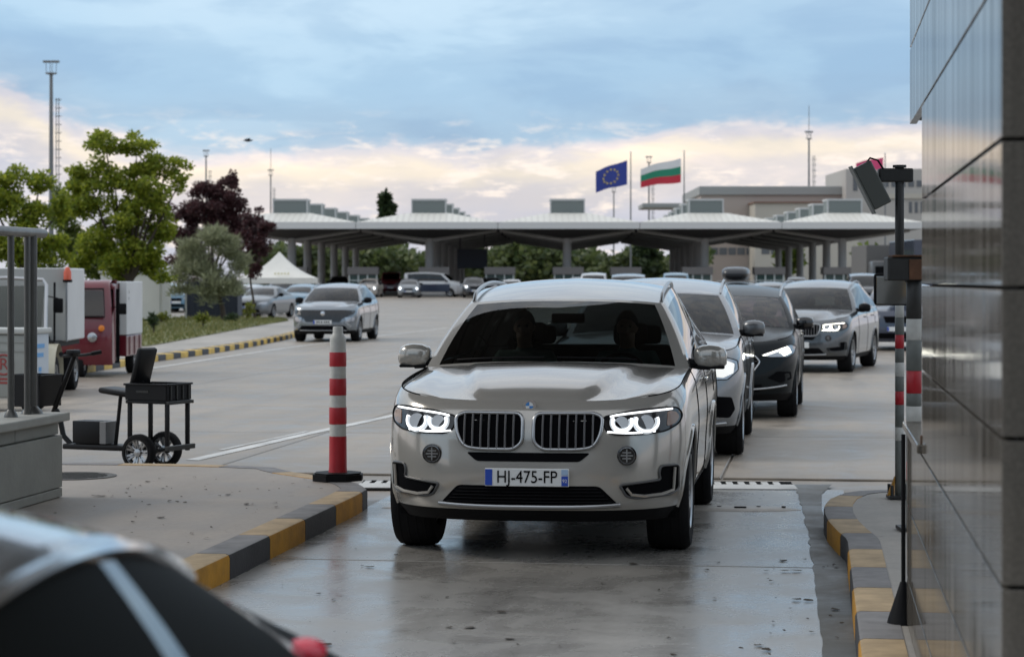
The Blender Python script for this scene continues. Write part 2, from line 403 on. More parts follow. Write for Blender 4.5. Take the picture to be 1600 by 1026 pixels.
        cowl = [Vector((ce.x*(i/(nC-1)), cc.y+(ce.y-cc.y)*(i/(nC-1))**2.2, cc.z+(ce.z-cc.z)*(i/(nC-1))**2.5)) for i in range(nC)]
        A = []
        for j in range(nH+1):
            v = ((hs[j]-hs[0])/(hs[-1]-hs[0]))
            p = E0[0].lerp(cc, v); p.z = E0[0].z+(cc.z-E0[0].z)*(1-(1-v)**1.55); A.append(p)
        H_ = coons(E0, cowl, A, Bs)
        for j, row in enumerate(H_):
            v = j/nH
            for i, p in enumerate(row):
                u = i/(nC-1); b = math.sin(math.pi*min(1, v))**.6 if 0 < v < 1 else 0
                p.z += .028*b*(1-u**2.5)*(1-.4*u)
                if s.crease:
                    u0 = s.crease_u[0]+(s.crease_u[1]-s.crease_u[0])*v
                    p.z += s.crease*b*(1/(1+math.exp((u-u0)/(.016 if r == 2 else .035)))-.5)
                    p.z += s.crease*.6*b*math.exp(-((u-.86)/.10)**2)
        hood = MB(); hood.grid(H_)
        # roof edge curves
        def roofz(y):
            v = (y-s.rf_y)/(s.rr_y-s.rf_y); return s.rf_z+(s.rr_z-s.rf_z)*v+4*(s.H-.5*(s.rf_z+s.rr_z))*v*(1-v)*(1-.25*(v-.5))
        def rw(y): v = min(max((y-rfc)/(rrc-rfc), 0), 1); return s.roof_w+(s.rr_w-s.roof_w)*v+.03*math.sin(math.pi*v)
        ez = s.ez
        RF = []; RR = []
        for i in range(nC):
            u = i/(nC-1); RF.append(Vector((rw(rfc)*u, s.rf_y+s.rf_dy*u**2, s.rf_z-(s.rf_z-(roofz(rfc)-ez))*u**2.6)))
            RR.append(Vector((rw(rrc)*u, s.rr_y+.10*(1-u**2), roofz(s.rr_y)-.01-(ez-.01)*u**2.6)))
        RS = [Vector((rw(c[1]), c[1], roofz(c[1])-ez)) for c in cs]; RS[0] = RF[-1].copy(); RS[-1] = RR[-1].copy()
        M_ = [Vector((0, RF[0].y+(RR[0].y-RF[0].y)*(c[1]-rfc)/(rrc-rfc), 0)) for c in cs]
        for p in M_: p.z = roofz(p.y) if p.y < s.rr_y else RR[0].z
        M_[0] = RF[0].copy(); M_[-1] = RR[0].copy()
        roofg = coons(RF, RR, M_, RS)
        for j, row in enumerate(roofg):
            for i, p in enumerate(row):
                u = i/(nC-1); v = j/(len(roofg)-1); p.z += .02*(1-u**4)*math.sin(math.pi*v)*.6
        roof = MB(); roof.grid(roofg)
        # rear deck
        tail = [cols[-1-i][-1] for i in range(nC)]     # centre -> corner
        Bd = top[jd:jr+1]; de = Bd[0]; dc = Vector((0, s.deck_y if s.deck else de.y+.10, s.deck_z+.03))
        deckc = [Vector((de.x*(i/(nC-1)), dc.y+(de.y-dc.y)*(i/(nC-1))**2.2, dc.z+(de.z-dc.z)*(i/(nC-1))**2.5)) for i in range(nC)]
        Ad = [dc.lerp(tail[0], j/nD) for j in range(nD+1)]
        if s.deck:
            for j, p in enumerate(Ad): v = j/nD; p.z += .04*math.sin(math.pi*v)
        deck = MB(); deck.grid(coons(deckc, tail, Ad, Bd))
        # greenhouse
        if r: ts = [0, .02, .06, .14, .24, .36, .48, .60, .72, .82, .90, .955, 1]
        else: ts = [0, .06, .3, .6, .9, 1]
        base = cowl+[top[jc+k] for k in range(1, len(cs))]+list(reversed(deckc))[1:]
        roofe = RF+RS[1:]+list(reversed(RR))[1:]
        kind = ['W%.3f' % ((i+1)/(nC-1)) for i in range(nC-1)]+styp+['B%.3f' % (1-i/(nC-1)) for i in range(nC-1)]
        gcols = []
        for q, (b, e) in enumerate(zip(base, roofe)):
            col = []
            for t in ts:
                p = b.lerp(e, t); bl = 4*t*(1-t)
                if q < nC: u = q/(nC-1); p.y -= .03*bl*(1-u*.6); p.z += .03*bl*(1-u*.5); p.x += .012*bl*u
                elif q < nC+len(cs)-1: p.x += .028*bl
                else: p.y += .03*bl; p.z += .02*bl
                col.append(p)
            gcols.append(col)
        wins = {}; pil = {}; frame = MB()
        for q in range(len(gcols)-1):
            for k in range(len(ts)-1):
                quad = [gcols[q][k], gcols[q+1][k], gcols[q+1][k+1], gcols[q][k+1]]; ty = kind[q]; tgt = frame
                a, b = ts[k], ts[k+1]
                if ty[0] == 'W':
                    if float(ty[1:]) <= s.apil and a >= s.wind_lo-.001 and b <= s.wind_hi+.001: tgt = wins.setdefault('windscreen', MB())
                elif ty[0] == 'B':
                    if float(ty[1:]) <= .90 and a >= .05 and b <= .92: tgt = wins.setdefault('rear_window', MB())
                elif a >= .05 and b <= s.side_hi+.001:
                    tgt = wins.setdefault('side_window'+ty[1:], MB()) if ty[0] == 'G' else (pil.setdefault(ty, MB()) if ty[0] == 'P' and ty != styp[0] and ty != styp[-1] else frame)
                tgt.add(quad, [(0, 1, 2, 3)])
        s.cols = cols; s.taus = taus; s.belt = top[jc:jd+1]; s.hoodside = Bs; s.hoodlead = E0; s.roofside = RS; s.cowl_c = cowl; s.gcols = gcols; s.nC = nC; s.ts = ts; s.styp = styp
        return body, hood, roof, deck, frame, pil, wins
    def finish(s, mb, name, mat, parent, cut=False, mirror=True, smooth=True, ang=40):
        bm = bmesh.new(); off = s.L/2
        vs = [bm.verts.new((p[0], p[1]-off, p[2])) for p in mb.v]
        for f in mb.f:
            try: bm.faces.new([vs[i] for i in f])
            except ValueError: pass
        bmesh.ops.remove_doubles(bm, verts=bm.verts[:], dist=1e-4)
        if cut:
            for yw in (s.fa, s.fa+s.wb):
                c = (yw-off, s.wr); Rr = s.wr*s.arch; dele = []
                for f in bm.faces:
                    m = f.calc_center_median()
                    if m.x > s.W*.35 and math.hypot(m.y-c[0], m.z-c[1]) < Rr: dele.append(f)
                touched = {v for f in dele for v in f.verts}
                bmesh.ops.delete(bm, geom=dele, context='FACES')
                for v in bm.verts:
                    if v in touched and v.link_faces:
                        d = math.hypot(v.co.y-c[0], v.co.z-c[1])
                        if d > 1e-6: v.co.y = c[0]+(v.co.y-c[0])*Rr/d; v.co.z = c[1]+(v.co.z-c[1])*Rr/d
                for v in [v for v in bm.verts if not v.link_faces]: bm.verts.remove(v)
        if mirror:
            g = bmesh.ops.duplicate(bm, geom=bm.verts[:]+bm.edges[:]+bm.faces[:])
            nv = [e for e in g['geom'] if isinstance(e, bmesh.types.BMVert)]; nf = [e for e in g['geom'] if isinstance(e, bmesh.types.BMFace)]
            for v in nv: v.co.x = -v.co.x
            bmesh.ops.reverse_faces(bm, faces=nf)
            bmesh.ops.remove_doubles(bm, verts=bm.verts[:], dist=1e-4)
        bmesh.ops.recalc_face_normals(bm, faces=bm.faces[:])
        me = bpy.data.meshes.new(name); bm.to_mesh(me); bm.free(); me.materials.append(mat)
        if smooth: shade(me, ang)
        return link(name, me, parent)

def poly_fill(poly, step=.04):
    xs = [p[0] for p in poly]; zs = [p[1] for p in poly]; P = [Vector(p) for p in poly]; dense = []
    for a, b in zip(P, P[1:]+P[:1]):
        k = max(1, int((b-a).length/step+.5)); dense += [a.lerp(b, i/k) for i in range(k)]
    n = len(dense); pts = list(dense)
    def inside(x, y):
        c = False
        for i in range(n):
            a, b = dense[i], dense[i-1]
            if (a.y > y) != (b.y > y) and x < (b.x-a.x)*(y-a.y)/(b.y-a.y)+a.x: c = not c
        return c
    x = min(xs)+step/2
    while x < max(xs):
        z = min(zs)+step/2
        while z < max(zs):
            if inside(x, z) and min((Vector((x, z))-q).length for q in dense) > step*.45: pts.append(Vector((x, z)))
            z += step
        x += step
    v, e, f, *_ = geometry.delaunay_2d_cdt(pts, [(i, (i+1) % n) for i in range(n)], [], 0, 1e-6)
    f = [q for q in f if inside(sum(v[i].x for i in q)/len(q), sum(v[i].y for i in q)/len(q))]
    return v, f, dense
def rounded(poly, r=.02, k=4):
    out = []; n = len(poly)
    for i in range(n):
        p, a, b = Vector(poly[i]), Vector(poly[i-1]), Vector(poly[(i+1) % n])
        da, db = (a-p), (b-p); q = min(r, da.length*.45, db.length*.45); s0, s1 = p+da.normalized()*q, p+db.normalized()*q
        for j in range(k+1):
            t = j/k; out.append(tuple(s0.lerp(p, t).lerp(p.lerp(s1, t), t)))
    return out
def mirr(poly): return [(-p[0], p[1]) for p in reversed(poly)]
def plate_on(car, name, poly, mat, parent, off=.004, depth=.03, step=.05, rear=False, smooth=True):
    """solid plate following the front (or rear) skin"""
    v, f, dense = poly_fill(poly, step); m = MB()
    P = [car.fpt(q.x, q.y, off, rear) for q in v]; Q = [car.fpt(q.x, q.y, -depth, rear) for q in v]
    k = len(P); E = {}
    for t in f:
        for a, b in zip(t, t[1:]+t[:1]) if isinstance(t, list) else zip(t, tuple(t[1:])+tuple(t[:1])):
            E[(a, b)] = 1
    rim = [(a, b) for (a, b) in E if (b, a) not in E]
    m.add(P+Q, [tuple(t) for t in f]+[tuple(i+k for i in reversed(t)) for t in f]+[(b, a, a+k, b+k) for a, b in rim])
    return m.build(name, mat, parent, smooth, ang=30)
def rim_on(car, name, poly, mat, parent, r=.008, off=.006, rear=False, step=.03, closed=True):
    P = [Vector(p) for p in poly]; pts = []
    for a, b in zip(P, (P[1:]+P[:1]) if closed else P[1:]):
        k = max(1, int((b-a).length/step+.5)); pts += [a.lerp(b, i/k) for i in range(k)]
    if not closed: pts.append(P[-1])
    return MB().tube([car.fpt(q.x, q.y, off, rear) for q in pts], r, 8, closed).build(name, mat, parent, True, ang=60)

WHEELS = {}
def wheel_meshes(r, w_, rimr, spokes, style, res):
    key = (r, w_, rimr, spokes, style, res)
    if key in WHEELS: return WHEELS[key]
    n = 48 if res else 20
    def mk(mb, name, mat, sm=True):
        o = mb.build(name, mat, None, sm, ang=40); me = o.data; bpy.data.objects.remove(o); return me
    h = w_/2; t = MB().lathe([(rimr*.96, -h*.9), (rimr*1.02, -h), (r*.93, -h), (r*.985, -h*.86), (r, -h*.6), (r, h*.6), (r*.985, h*.86), (r*.93, h), (rimr*1.02, h), (rimr*.96, h*.9), (rimr*.94, -h*.9)], n, 'X', caps=False)
    if res:
        for k in range(4):
            xx = -h*.6+k*h*.4; t.lathe([(r+.001, xx-.006), (r+.003, xx-.004), (r+.003, xx+.004), (r+.001, xx+.006)], n, 'X', caps=False)
    ring = MB().lathe([(rimr*.97, h*.55), (rimr, h*.9), (rimr*.97, h*.97), (rimr*.90, h*.9), (rimr*.86, h*.2), (rimr*.9, -h*.8)], n, 'X', caps=False)
    sp = MB()
    for k in range(spokes):
        a = 2*math.pi*k/spokes
        for da in ((-.11, .11) if style == 'Y' else (0,)):
            ca, sa = math.cos(a), math.sin(a); cb, sb = math.cos(a+da*1.6), math.sin(a+da*1.6)
            p0 = Vector((h*.72, ca*rimr*.16, sa*rimr*.16)); p1 = Vector((h*.86, cb*rimr*.92, sb*rimr*.92)); q = Vector((0, -sa, ca))*rimr*(.055 if style == 'Y' else .09); dx = Vector((.03, 0, 0))
            sp.add([p0-q*1.1, p0+q*1.1, p1+q*.85, p1-q*.85, p0-q*1.1-dx, p0+q*1.1-dx, p1+q*.85-dx, p1-q*.85-dx], [(0, 1, 2, 3), (7, 6, 5, 4), (0, 3, 7, 4), (1, 5, 6, 2), (0, 4, 5, 1), (3, 2, 6, 7)])
    sp.lathe([(rimr*.2, h*.5), (rimr*.2, h*.78), (rimr*.12, h*.82), (0.0001, h*.82)], 16, 'X')
    disc = MB().lathe([(.0001, h*.15), (rimr*.9, h*.15), (rimr*.9, h*.1), (.0001, h*.1)], n, 'X')
    WHEELS[key] = (mk(t, 'tyre', M_RUB), mk(ring, 'rim', M_ALU), mk(sp, 'spokes', M_ALU, False), mk(disc, 'brake_disc', M_DARK))
    return WHEELS[key]
def add_wheel(parent, x, y, z, r, w_, rimr, spokes=5, style='Y', res=1, steer=0.0):
    ms = wheel_meshes(round(r, 3), round(w_, 3), round(rimr, 3), spokes, style, res)
    t = link('wheel', ms[0], parent, (x, y, z)); t.rotation_euler = (0, 0, (math.pi if x < 0 else 0)+steer)
    for nm, me in zip(('rim', 'spokes', 'brake_disc'), ms[1:]): link(nm, me, t)
    return t

def make_person(parent_loc, rz, shirt, label, hair_len=.5, driver=True, parent=None, female=False):
    """seated figure: one skinned body, hair as a child"""
    V = []; E = []; Rr = []
    def v(p, r, link_=None):
        V.append(p); Rr.append(r); i = len(V)-1
        if link_ is not None: E.append((link_, i))
        return i
    pel = v((0, 0, .10), (.16, .12)); wa = v((0, .03, .27), (.145, .105), pel); ch = v((0, .05, .43), (.165, .11), wa); nb = v((0, .045, .54), (.075, .065), ch)
    nk = v((0, .03, .60), (.052, .055), nb); jaw = v((0, .005, .66), (.062, .075), nk); mid = v((0, .005, .725), (.074, .092), jaw); cr = v((0, .015, .795), (.068, .085), mid)
    v((0, -.10, .70), (.014, .014), mid); v((0, -.075, .645), (.022, .018), jaw)
    for s_ in (-1, 1):
        v((s_*.08, .02, .715), (.012, .022), mid)
        sh = v((s_*.18, .05, .50), (.072, .07), ch)
        el_ = v((s_*.25, -.10, .30), (.048, .045), sh)
        if driver: wr = v((s_*.17, -.33, .40), (.03, .03), el_); ha = v((s_*.165, -.40, .43), (.036, .022), wr); fd = Vector((-s_*.2, -.6, -.3))
        else: wr = v((s_*.10, -.28, .17), (.03, .03), el_); ha = v((s_*.08, -.35, .15), (.036, .022), wr); fd = Vector((-s_*.3, -.8, -.3))
        fd.normalize()
        for k in range(4):
            b = Vector(V[ha])+Vector((0, -.03, .025-.016*k)); q = v(tuple(b+fd*.035), (.009, .009), ha); v(tuple(b+fd*(.06-.006*abs(k-1))+Vector((-s_*.012, .015, 0))), (.008, .008), q)
        q = v((V[ha][0]-s_*.035, V[ha][1]+.01, V[ha][2]+.02), (.011, .011), ha); v((V[ha][0]-s_*.05, V[ha][1]-.02, V[ha][2]+.02), (.009, .009), q)
        hp = v((s_*.09, -.05, .08), (.09, .085), pel); kn = v((s_*.12, -.45, .14), (.065, .065), hp); an = v((s_*.11, -.62, -.22), (.042, .042), kn); v((s_*.11, -.76, -.26), (.04, .03), an)
    me = bpy.data.meshes.new('person'); me.from_pydata(V, E, [])
    o = bpy.data.objects.new('person_tmp', me); COL.objects.link(o)
    o.modifiers.new('skin', 'SKIN'); sv = me.skin_vertices[0].data
    for i, r in enumerate(Rr): sv[i].radius = r
    sv[0].use_root = True
    sb = o.modifiers.new('sub', 'SUBSURF'); sb.levels = 2
    bpy.context.view_layer.update()
    m2 = bpy.data.meshes.new_from_object(o.evaluated_get(bpy.context.evaluated_depsgraph_get())); bpy.data.objects.remove(o)
    m2.materials.clear(); m2.materials.append(shirt); m2.materials.append(M_SKIN); m2.materials.append(pm('dark_trousers', (.03, .035, .05), .8)); m2.name = 'person'
    for p in m2.polygons:
        c = p.center; p.use_smooth = True
        if c.z > .575: p.material_index = 1
        elif c.y < -.30 and c.z > .05 and (c.z > .2 or not driver) and abs(c.x) < .22 and c.z > .12: p.material_index = 1
        elif c.z < .16: p.material_index = 2
    b = link('person', m2, parent, parent_loc); b.rotation_euler = (0, 0, rz)
    hr = MB(); rows = []
    for i in range(9):
        th = math.pi*i/8*.62; row = []
        for k in range(17):
            ph = 2*math.pi*k/16; front = max(0, -math.sin(ph)); lim = 1-front*.45
            t2 = th*lim*(1+(.55*hair_len if front < .3 else 0))
            t2 = min(t2, 2.6); row.append((.083*math.sin(t2)*math.cos(ph), .015+.102*math.sin(t2)*math.sin(ph), .738+.115*math.cos(t2)-(0.06*hair_len if t2 > 1.7 else 0)))
        rows.append(row)
    hr.grid(rows); h = hr.build('hair', M_HAIR, b, True, ang=180)
    for s_ in (-1, 1): MB().lathe([(.0001, -.004), (.011, 0), (.0001, .004)], 10, 'Y', (s_*.03, -.083, .735)).build('eye', M_INK, b)
    tag(b, label, 'person'); return b

def dress(car, root, paint, lit=None, seats=True, trim=True, interior=True, rails=None, glass=None, mirrors=True, mirror_mat=None, spokes=5, wstyle='Y', steer=0.0, lower=None, lower_tau=None):
    """turn a Car shape into the parts of a thing"""
    s = car; off = s.L/2; res = s.res; glass = glass or M_GLASS
    body, hood, roof, deck, frame, pil, wins = s.shell()
    bo = s.finish(body, 'body', paint, root, cut=True)
    if s.cladm: s.finish(s.cladm, 'cladding', lower or M_BLACK, root, cut=True)
    s.finish(hood, 'hood', paint, root); s.finish(roof, 'roof', paint, root); s.finish(deck, 'tail_deck', paint, root)
    s.finish(frame, 'window_frame', paint, root)
    for k, mb in sorted(pil.items()):
        for sg in (1, -1):
            q = MB(); q.v = [(sg*p[0], p[1], p[2]) for p in mb.v]; q.f = mb.f; s.finish(q, 'pillar', M_GBLACK, root, mirror=False)
    for k, mb in sorted(wins.items()):
        nm = k.rstrip('0123456789')
        if nm == 'side_window':
            for sg in (1, -1):
                q = MB(); q.v = [(sg*p[0], p[1], p[2]) for p in mb.v]; q.f = mb.f
                s.finish(q, nm, glass, root, mirror=False)
        else: s.finish(mb, nm, glass, root)
    # wheels, arches, liners
    for yw in (s.fa, s.fa+s.wb):
        for sg in (1, -1):
            xw = sg*(s.W-s.tyre_w/2-.012)
            add_wheel(root, xw, yw-off, s.wr, s.wr, s.tyre_w, s.wr*.66, spokes, wstyle, res, steer if yw == s.fa else 0)
            Rr = s.wr*s.arch
            rows = []
            for k in range(19):
                a = R(-22)+R(224)*k/18; cy, cz = yw-off+(Rr-.004)*math.cos(a), s.wr+(Rr-.004)*math.sin(a)
                rows.append([(sg*.50, cy, max(cz, s.zb)), (sg*(s.W-.09), cy, max(cz, s.zb))])
            ln = MB().grid(rows); ln.add([r[0] for r in rows], [tuple(range(19))]); ln.build('wheel_liner', M_DARK, root, True, ang=60)
            if res:
                pts = []
                for k in range(25):
                    a = R(-28)+R(236)*k/24; y = yw+Rr*math.cos(a); z = s.wr+Rr*math.sin(a)
                    if z < s.zb+.01: continue
                    pts.append((sg*(s.side_x(y, s.tau(y, z))+.002), y-off, z))
                MB().tube(pts, .012, 6).build('arch_lip', lower or paint, root, True, ang=60)
    # underbody
    q = MB().box((0, 0, s.zb+.10), (s.W*1.05, s.L-.5, .16)); q.build('underbody', M_DARK, root)
    if res and trim:
        # shut lines
        hs = [(p.x, p.y-off, p.z+.001) for p in s.hoodside]
        for sg in (1, -1): MB().tube([(sg*p[0], p[1], p[2]) for p in hs], .0045, 5).build('hood_gap', M_INK, root)
        nP = [i for i, t in enumerate(s.styp) if i and t != s.styp[i-1] and t[0] == 'P' and i < len(s.styp)-2]
        for sg in (1, -1):
            for i in [0]+nP:
                p = s.belt[i]; pts = []
                for k in range(12):
                    t = .12+.88*k/11; z = s.zb+(s.zt(p.y)-s.zb)*t
                    if min(math.hypot(p.y-s.fa, z-s.wr), math.hypot(p.y-s.fa-s.wb, z-s.wr)) < s.wr*s.arch+.02: continue
                    pts.append((sg*(s.side_x(p.y, t)+.0005), p.y-off, z))
                if len(pts) > 2: MB().tube(pts, .004, 5).build('door_gap', M_INK, root)
        for sg in (1, -1):
            MB().tube([(sg*(p.x+.002), p.y-off, p.z+.004) for p in s.belt], .008, 6).build('belt_trim', M_CHROME if rails else M_GBLACK, root, True, ang=60)
            for i in nP[:2]:
                p = s.belt[max(0, i-2)]; yy = p.y; z = s.zt(yy)-.13
                MB().box((sg*(s.side_x(yy, s.tau(yy, z))+.02), yy-off-.10, z), (.022, .20, .028), bev=.009).build('door_handle', paint, root, True)
    if rails:
        for sg in (1, -1):
            pts = [(sg*(p.x-.02), p.y-off, p.z+.04) for p in s.roofside[2:-2]]
            a, b = s.roofside[0], s.roofside[-1]
            pts = [(sg*(a.x-.02), a.y-off+.05, a.z+.010)]+pts+[(sg*(b.x-.02), b.y-off-.02, b.z+.012)]
            MB().tube(pts, .014, 8).build('roof_rail', rails, root, True, ang=60)
    if mirrors:
        p = s.hoodside[-1]; mm_ = mirror_mat or paint
        for sg in (1, -1):
            cx, cy, cz = sg*(s.W+.065), p.y-off+.22, s.zt(p.y)+.075
            m = MB()
            rows = []
            for i, (fx, k, dz) in enumerate(((-.5, .62, -.01), (-.46, .8, -.006), (-.25, .96, 0), (0, 1, .002), (.25, .95, .0), (.42, .8, -.004), (.5, .5, -.01))):
                row = []
                for j in range(17):
                    a = 2*math.pi*j/16; c_, s_ = math.cos(a), math.sin(a)
                    row.append((cx+sg*fx*.225, cy+.075*k*math.copysign(abs(c_)**.8, c_)+abs(fx)*.05, cz+dz+.082*k*math.copysign(abs(s_)**.75, s_)))
                rows.append(row)
            m.grid(rows); m.f.append(tuple(range(16))); m.f.append(tuple(6*17+j for j in range(16)))
            mo = m.build('side_mirror', mm_, root, True, ang=60)
            MB().box((cx, cy+.070, cz), (.20, .012, .125), bev=.006).build('mirror_glass', M_CHROME, mo)
            MB().tube([(sg*(s.W-.09), p.y-off+.19, s.zt(p.y)+.035), (sg*(s.W+.0), cy+.01, cz-.06), (cx, cy, cz-.065)], [.035, .03, .028], 8).build('mirror_arm', M_BLACK, mo, True)
            MB().box((cx, cy-.005, cz-.072), (.20, .09, .022), bev=.01).build('mirror_base', M_BLACK, mo, True)
    if res == 2:
        for sg, q0, q1 in ((-1, 2, 24), (1, 1, 20)):
            pts = [(sg*s.gcols[q][2 if q < q1-3 else 3].x, s.gcols[q][2].y-off-.016, s.gcols[q][2].z+.006) for q in range(q0, q1, 3)]
            wb_ = MB().tube(pts, .007, 6).build('wiper', M_BLACK, root, True)
    if interior:
        yc = s.cowl_y-off
        dash = MB().box((0, yc+.55, s.cowl_z-.12), (s.W*1.6, .45, .20), bev=.08); dash.build('dashboard', M_DARK, root, True)
        MB().box((0, .35, s.zb+.22), (s.W*1.55, s.L*.55, .04)).build('cabin_floor', M_DARK, root)
        if seats:
            sy = yc+1.45
            for sx_ in (-.38, .38):
                q = MB(); q.box((sx_, sy-.02, .60), (.50, .50, .16), bev=.06); q.box((sx_, sy+.27, .90), (.48, .15, .60), rx=R(-14), bev=.06); q.build('front_seat', M_DARK, root, True)
                MB().box((sx_, sy+.37, 1.33), (.26, .10, .17), rx=R(-8), bev=.045).build('head_rest', M_DARK, root, True)
            q = MB(); q.box((0, sy+.95, .62), (1.3, .5, .16), bev=.06); q.box((0, sy+1.27, .92), (1.3, .15, .62), rx=R(-14), bev=.06); q.build('rear_seat', M_DARK, root, True)
            for sx_ in (-.42, .42): MB().box((sx_, sy+1.38, 1.30), (.24, .09, .15), bev=.04).build('head_rest', M_DARK, root, True)
            st = MB(); ring = [(.38+.185*math.cos(a), sy-.50+.06*math.sin(a)*1.0, 1.03+.175*math.sin(a)) for a in [2*math.pi*k/24 for k in range(24)]]
            st.tube(ring, .014, 6, True); st.box((.38, sy-.50, 1.03), (.34, .03, .05), bev=.01); st.box((.38, sy-.51, .95), (.05, .03, .15), bev=.01); st.build('steering_wheel', M_BLACK, root, True)
            MB().box((0, yc+.98, s.rf_z-.14), (.24, .03, .07), bev=.02).build('inner_mirror', M_BLACK, root, True)
    return bo
def number_plate(car, root, z, txt=None, x=0, w_=.52, h=.11, off=.03, bars=False, left=True, right=False, rear=False):
    p = car.fpt(x, z, off, rear); y = p.y
    pl = MB().box((x, y, z), (w_, .012, h), bev=.004).build('number_plate', M_PLATE, root)
    yy = y-.0085
    if left: MB().box((x-w_/2+.024, yy, z), (.044, .004, h-.012)).build('plate_band', M_PBLUE, pl)
    if right:
        MB().box((x+w_/2-.026, yy, z-.02), (.040, .004, h-.05)).build('plate_band', M_PBLUE, pl)
        MB().box((x+w_/2-.026, yy, z+.034), (.040, .004, .034)).build('plate_crest', pm('plate_pale_blue', (.35, .48, .66), .4), pl)
        text_mesh('plate_region', '92', .030, M_PLATE, pl, (x+w_/2-.026, yy-.003, z-.02))
    if txt: text_mesh('plate_text', txt, .107, M_INK, pl, (x, yy, z), depth=.0015, sx=.86)
    return pl
# ------------------------------------------------------------------ ground
def sheet(name, pts, z, mat, parent=None):
    m = MB(); m.add([(p[0], p[1], z) for p in pts], [tuple(range(len(pts)))])
    o = m.build(name, mat, parent)
    if o.data.polygons[0].normal.z < 0:
        o.data.flip_normals()
    return o
rows = []
for y in (-60, -20, 0, 40, 80, 100, 140, 190, 240, 320, 600, 1500, 4000):
    k = 60 if y < 100 else y*1.2
    rows.append([(x*k, y, gz(y)-.02) for x in (-1, -.5, 0, .5, 1)])
ground = struct(MB().grid(rows).build('ground', M_CONC))
slab_mesh = {}
def slab(u0, u1, v0, v1, mat):
    key = (round(u1-u0, 2), round(v1-v0, 2), mat.name); g = .011
    if key not in slab_mesh:
        a, b = (u1-u0)/2-g, (v1-v0)/2-g; m = MB(); e = .008
        lo = [(-a, -b, -.018), (a, -b, -.018), (a, b, -.018), (-a, b, -.018)]; mi = [(x, y, -e) for x, y, _ in lo]
        hi = [(-a+e, -b+e, 0), (a-e, -b+e, 0), (a-e, b-e, 0), (-a+e, b-e, 0)]
        m.add(lo+mi+hi, [(i, (i+1) % 4, 4+(i+1) % 4, 4+i) for i in range(4)]+[(4+i, 4+(i+1) % 4, 8+(i+1) % 4, 8+i) for i in range(4)]+[(8, 9, 10, 11)])
        o = m.build('slab', mat); slab_mesh[key] = o.data; bpy.data.objects.remove(o)
    o = link('slab', slab_mesh[key], ground, LV((u0+u1)/2, (v0+v1)/2, 0)); o.rotation_euler = (0, 0, -AL); return o
for v0, v1 in ((-6, -1), (-1, 4), (4, 9), (9, 13.62), (13.62, 18.75)): slab(-3.42, .24, v0, v1, M_LANE)
us = [-.82+4.7*k for k in range(-6, 6)]
for k in range(-6, 5):
    for q in range(12):
        if q == 0 and k < -2: continue
        slab(-.82+4.7*k, -.82+4.7*(k+1), 19.75+5.2*q, 19.75+5.2*(q+1), M_CONC)

# striped kerbs made of single stones
def kerb(parent, path, width, h, stone, mats, side=1, z0=-.015, first=0, bev=.025, worn=None):
    """stones along a path (outer edge), the stone reaches `width` to the side"""
    P = [Vector((p[0], p[1])) for p in path]; d = [0]
    for a, b in zip(P, P[1:]): d.append(d[-1]+(b-a).length)
    def at(t):
        t = min(max(t, 0), d[-1])
        for i in range(len(P)-1):
            if t <= d[i+1]+1e-9: return P[i].lerp(P[i+1], (t-d[i])/(d[i+1]-d[i]))
    def nor(t):
        a, b = at(t-.12), at(t+.12); q = (b-a).normalized(); return Vector((-q.y, q.x))*side
    n = max(1, int(round(d[-1]/stone))); L = d[-1]/n
    for i in range(n):
        a, b = i*L+.005, (i+1)*L-.005; rows = []
        for k in range(5):
            t = a+(b-a)*k/4; o_ = at(t); m = nor(t); w_ = width
            rows.append([(o_.x, o_.y, z0), (o_.x, o_.y, h-bev), (o_.x+m.x*bev*.3, o_.y+m.y*bev*.3, h-bev*.3), (o_.x+m.x*bev, o_.y+m.y*bev, h), (o_.x+m.x*w_, o_.y+m.y*w_, h), (o_.x+m.x*w_, o_.y+m.y*w_, z0)])
        mb = MB().grid(rows); mb.f.append(tuple(range(6))); mb.f.append(tuple(24+j for j in range(6)))
        mt = mats[(i+first) % len(mats)]; ko = mb.build('kerb_stone', mt, parent, True, ang=30)
        if worn:
            ko.data.materials.append(worn[mt.name])
            for pq in ko.data.polygons:
                if abs(pq.normal.z) > .9: pq.material_index = 1
def offset_path(path, w_, side=1):
    P = [Vector((p[0], p[1])) for p in path]; out = []
    for i in range(len(P)):
        a, b = P[max(0, i-1)], P[min(len(P)-1, i+1)]; q = (b-a).normalized(); out.append(P[i]+Vector((-q.y, q.x))*side*w_)
    return out
KH = .15
# left island: outer edge runs from behind the passing car up the lane, round the nose and back
lk = [LV(-3.36, v) for v in (2, 6, 10, 12.6, 14, 15, 15.8, 16.3)]
lk = [(p.x, p.y) for p in lk]+[tuple(LV(-3.38, 16.75)[:2]), tuple(LV(-3.52, 17.15)[:2]), tuple(LV(-3.80, 17.6)[:2]), tuple(LV(-4.3, 18.15)[:2])]
tailp = [G(430, 729, KH), G(360, 726, KH), G(290, 724, KH), G(180, 722.5, KH), G(80, 722, KH), G(-150, 722, KH)]
lk2 = lk+[(p.x, p.y) for p in tailp]
isl_poly = offset_path(lk2, .19, 1)
corner = [(isl_poly[-1].x, 3.0), (isl_poly[0].x-.2, 2.0)]
iso = sheet('pavement', [(p.x, p.y) for p in isl_poly]+corner, KH-.004, M_ISL); struct(iso)
WORN = {'kerb_yellow': M_YELT, 'kerb_grey': M_KGREYT}
kerb(iso, lk2, .20, KH, .95, [M_YEL, M_KGREY], 1, worn=WORN)
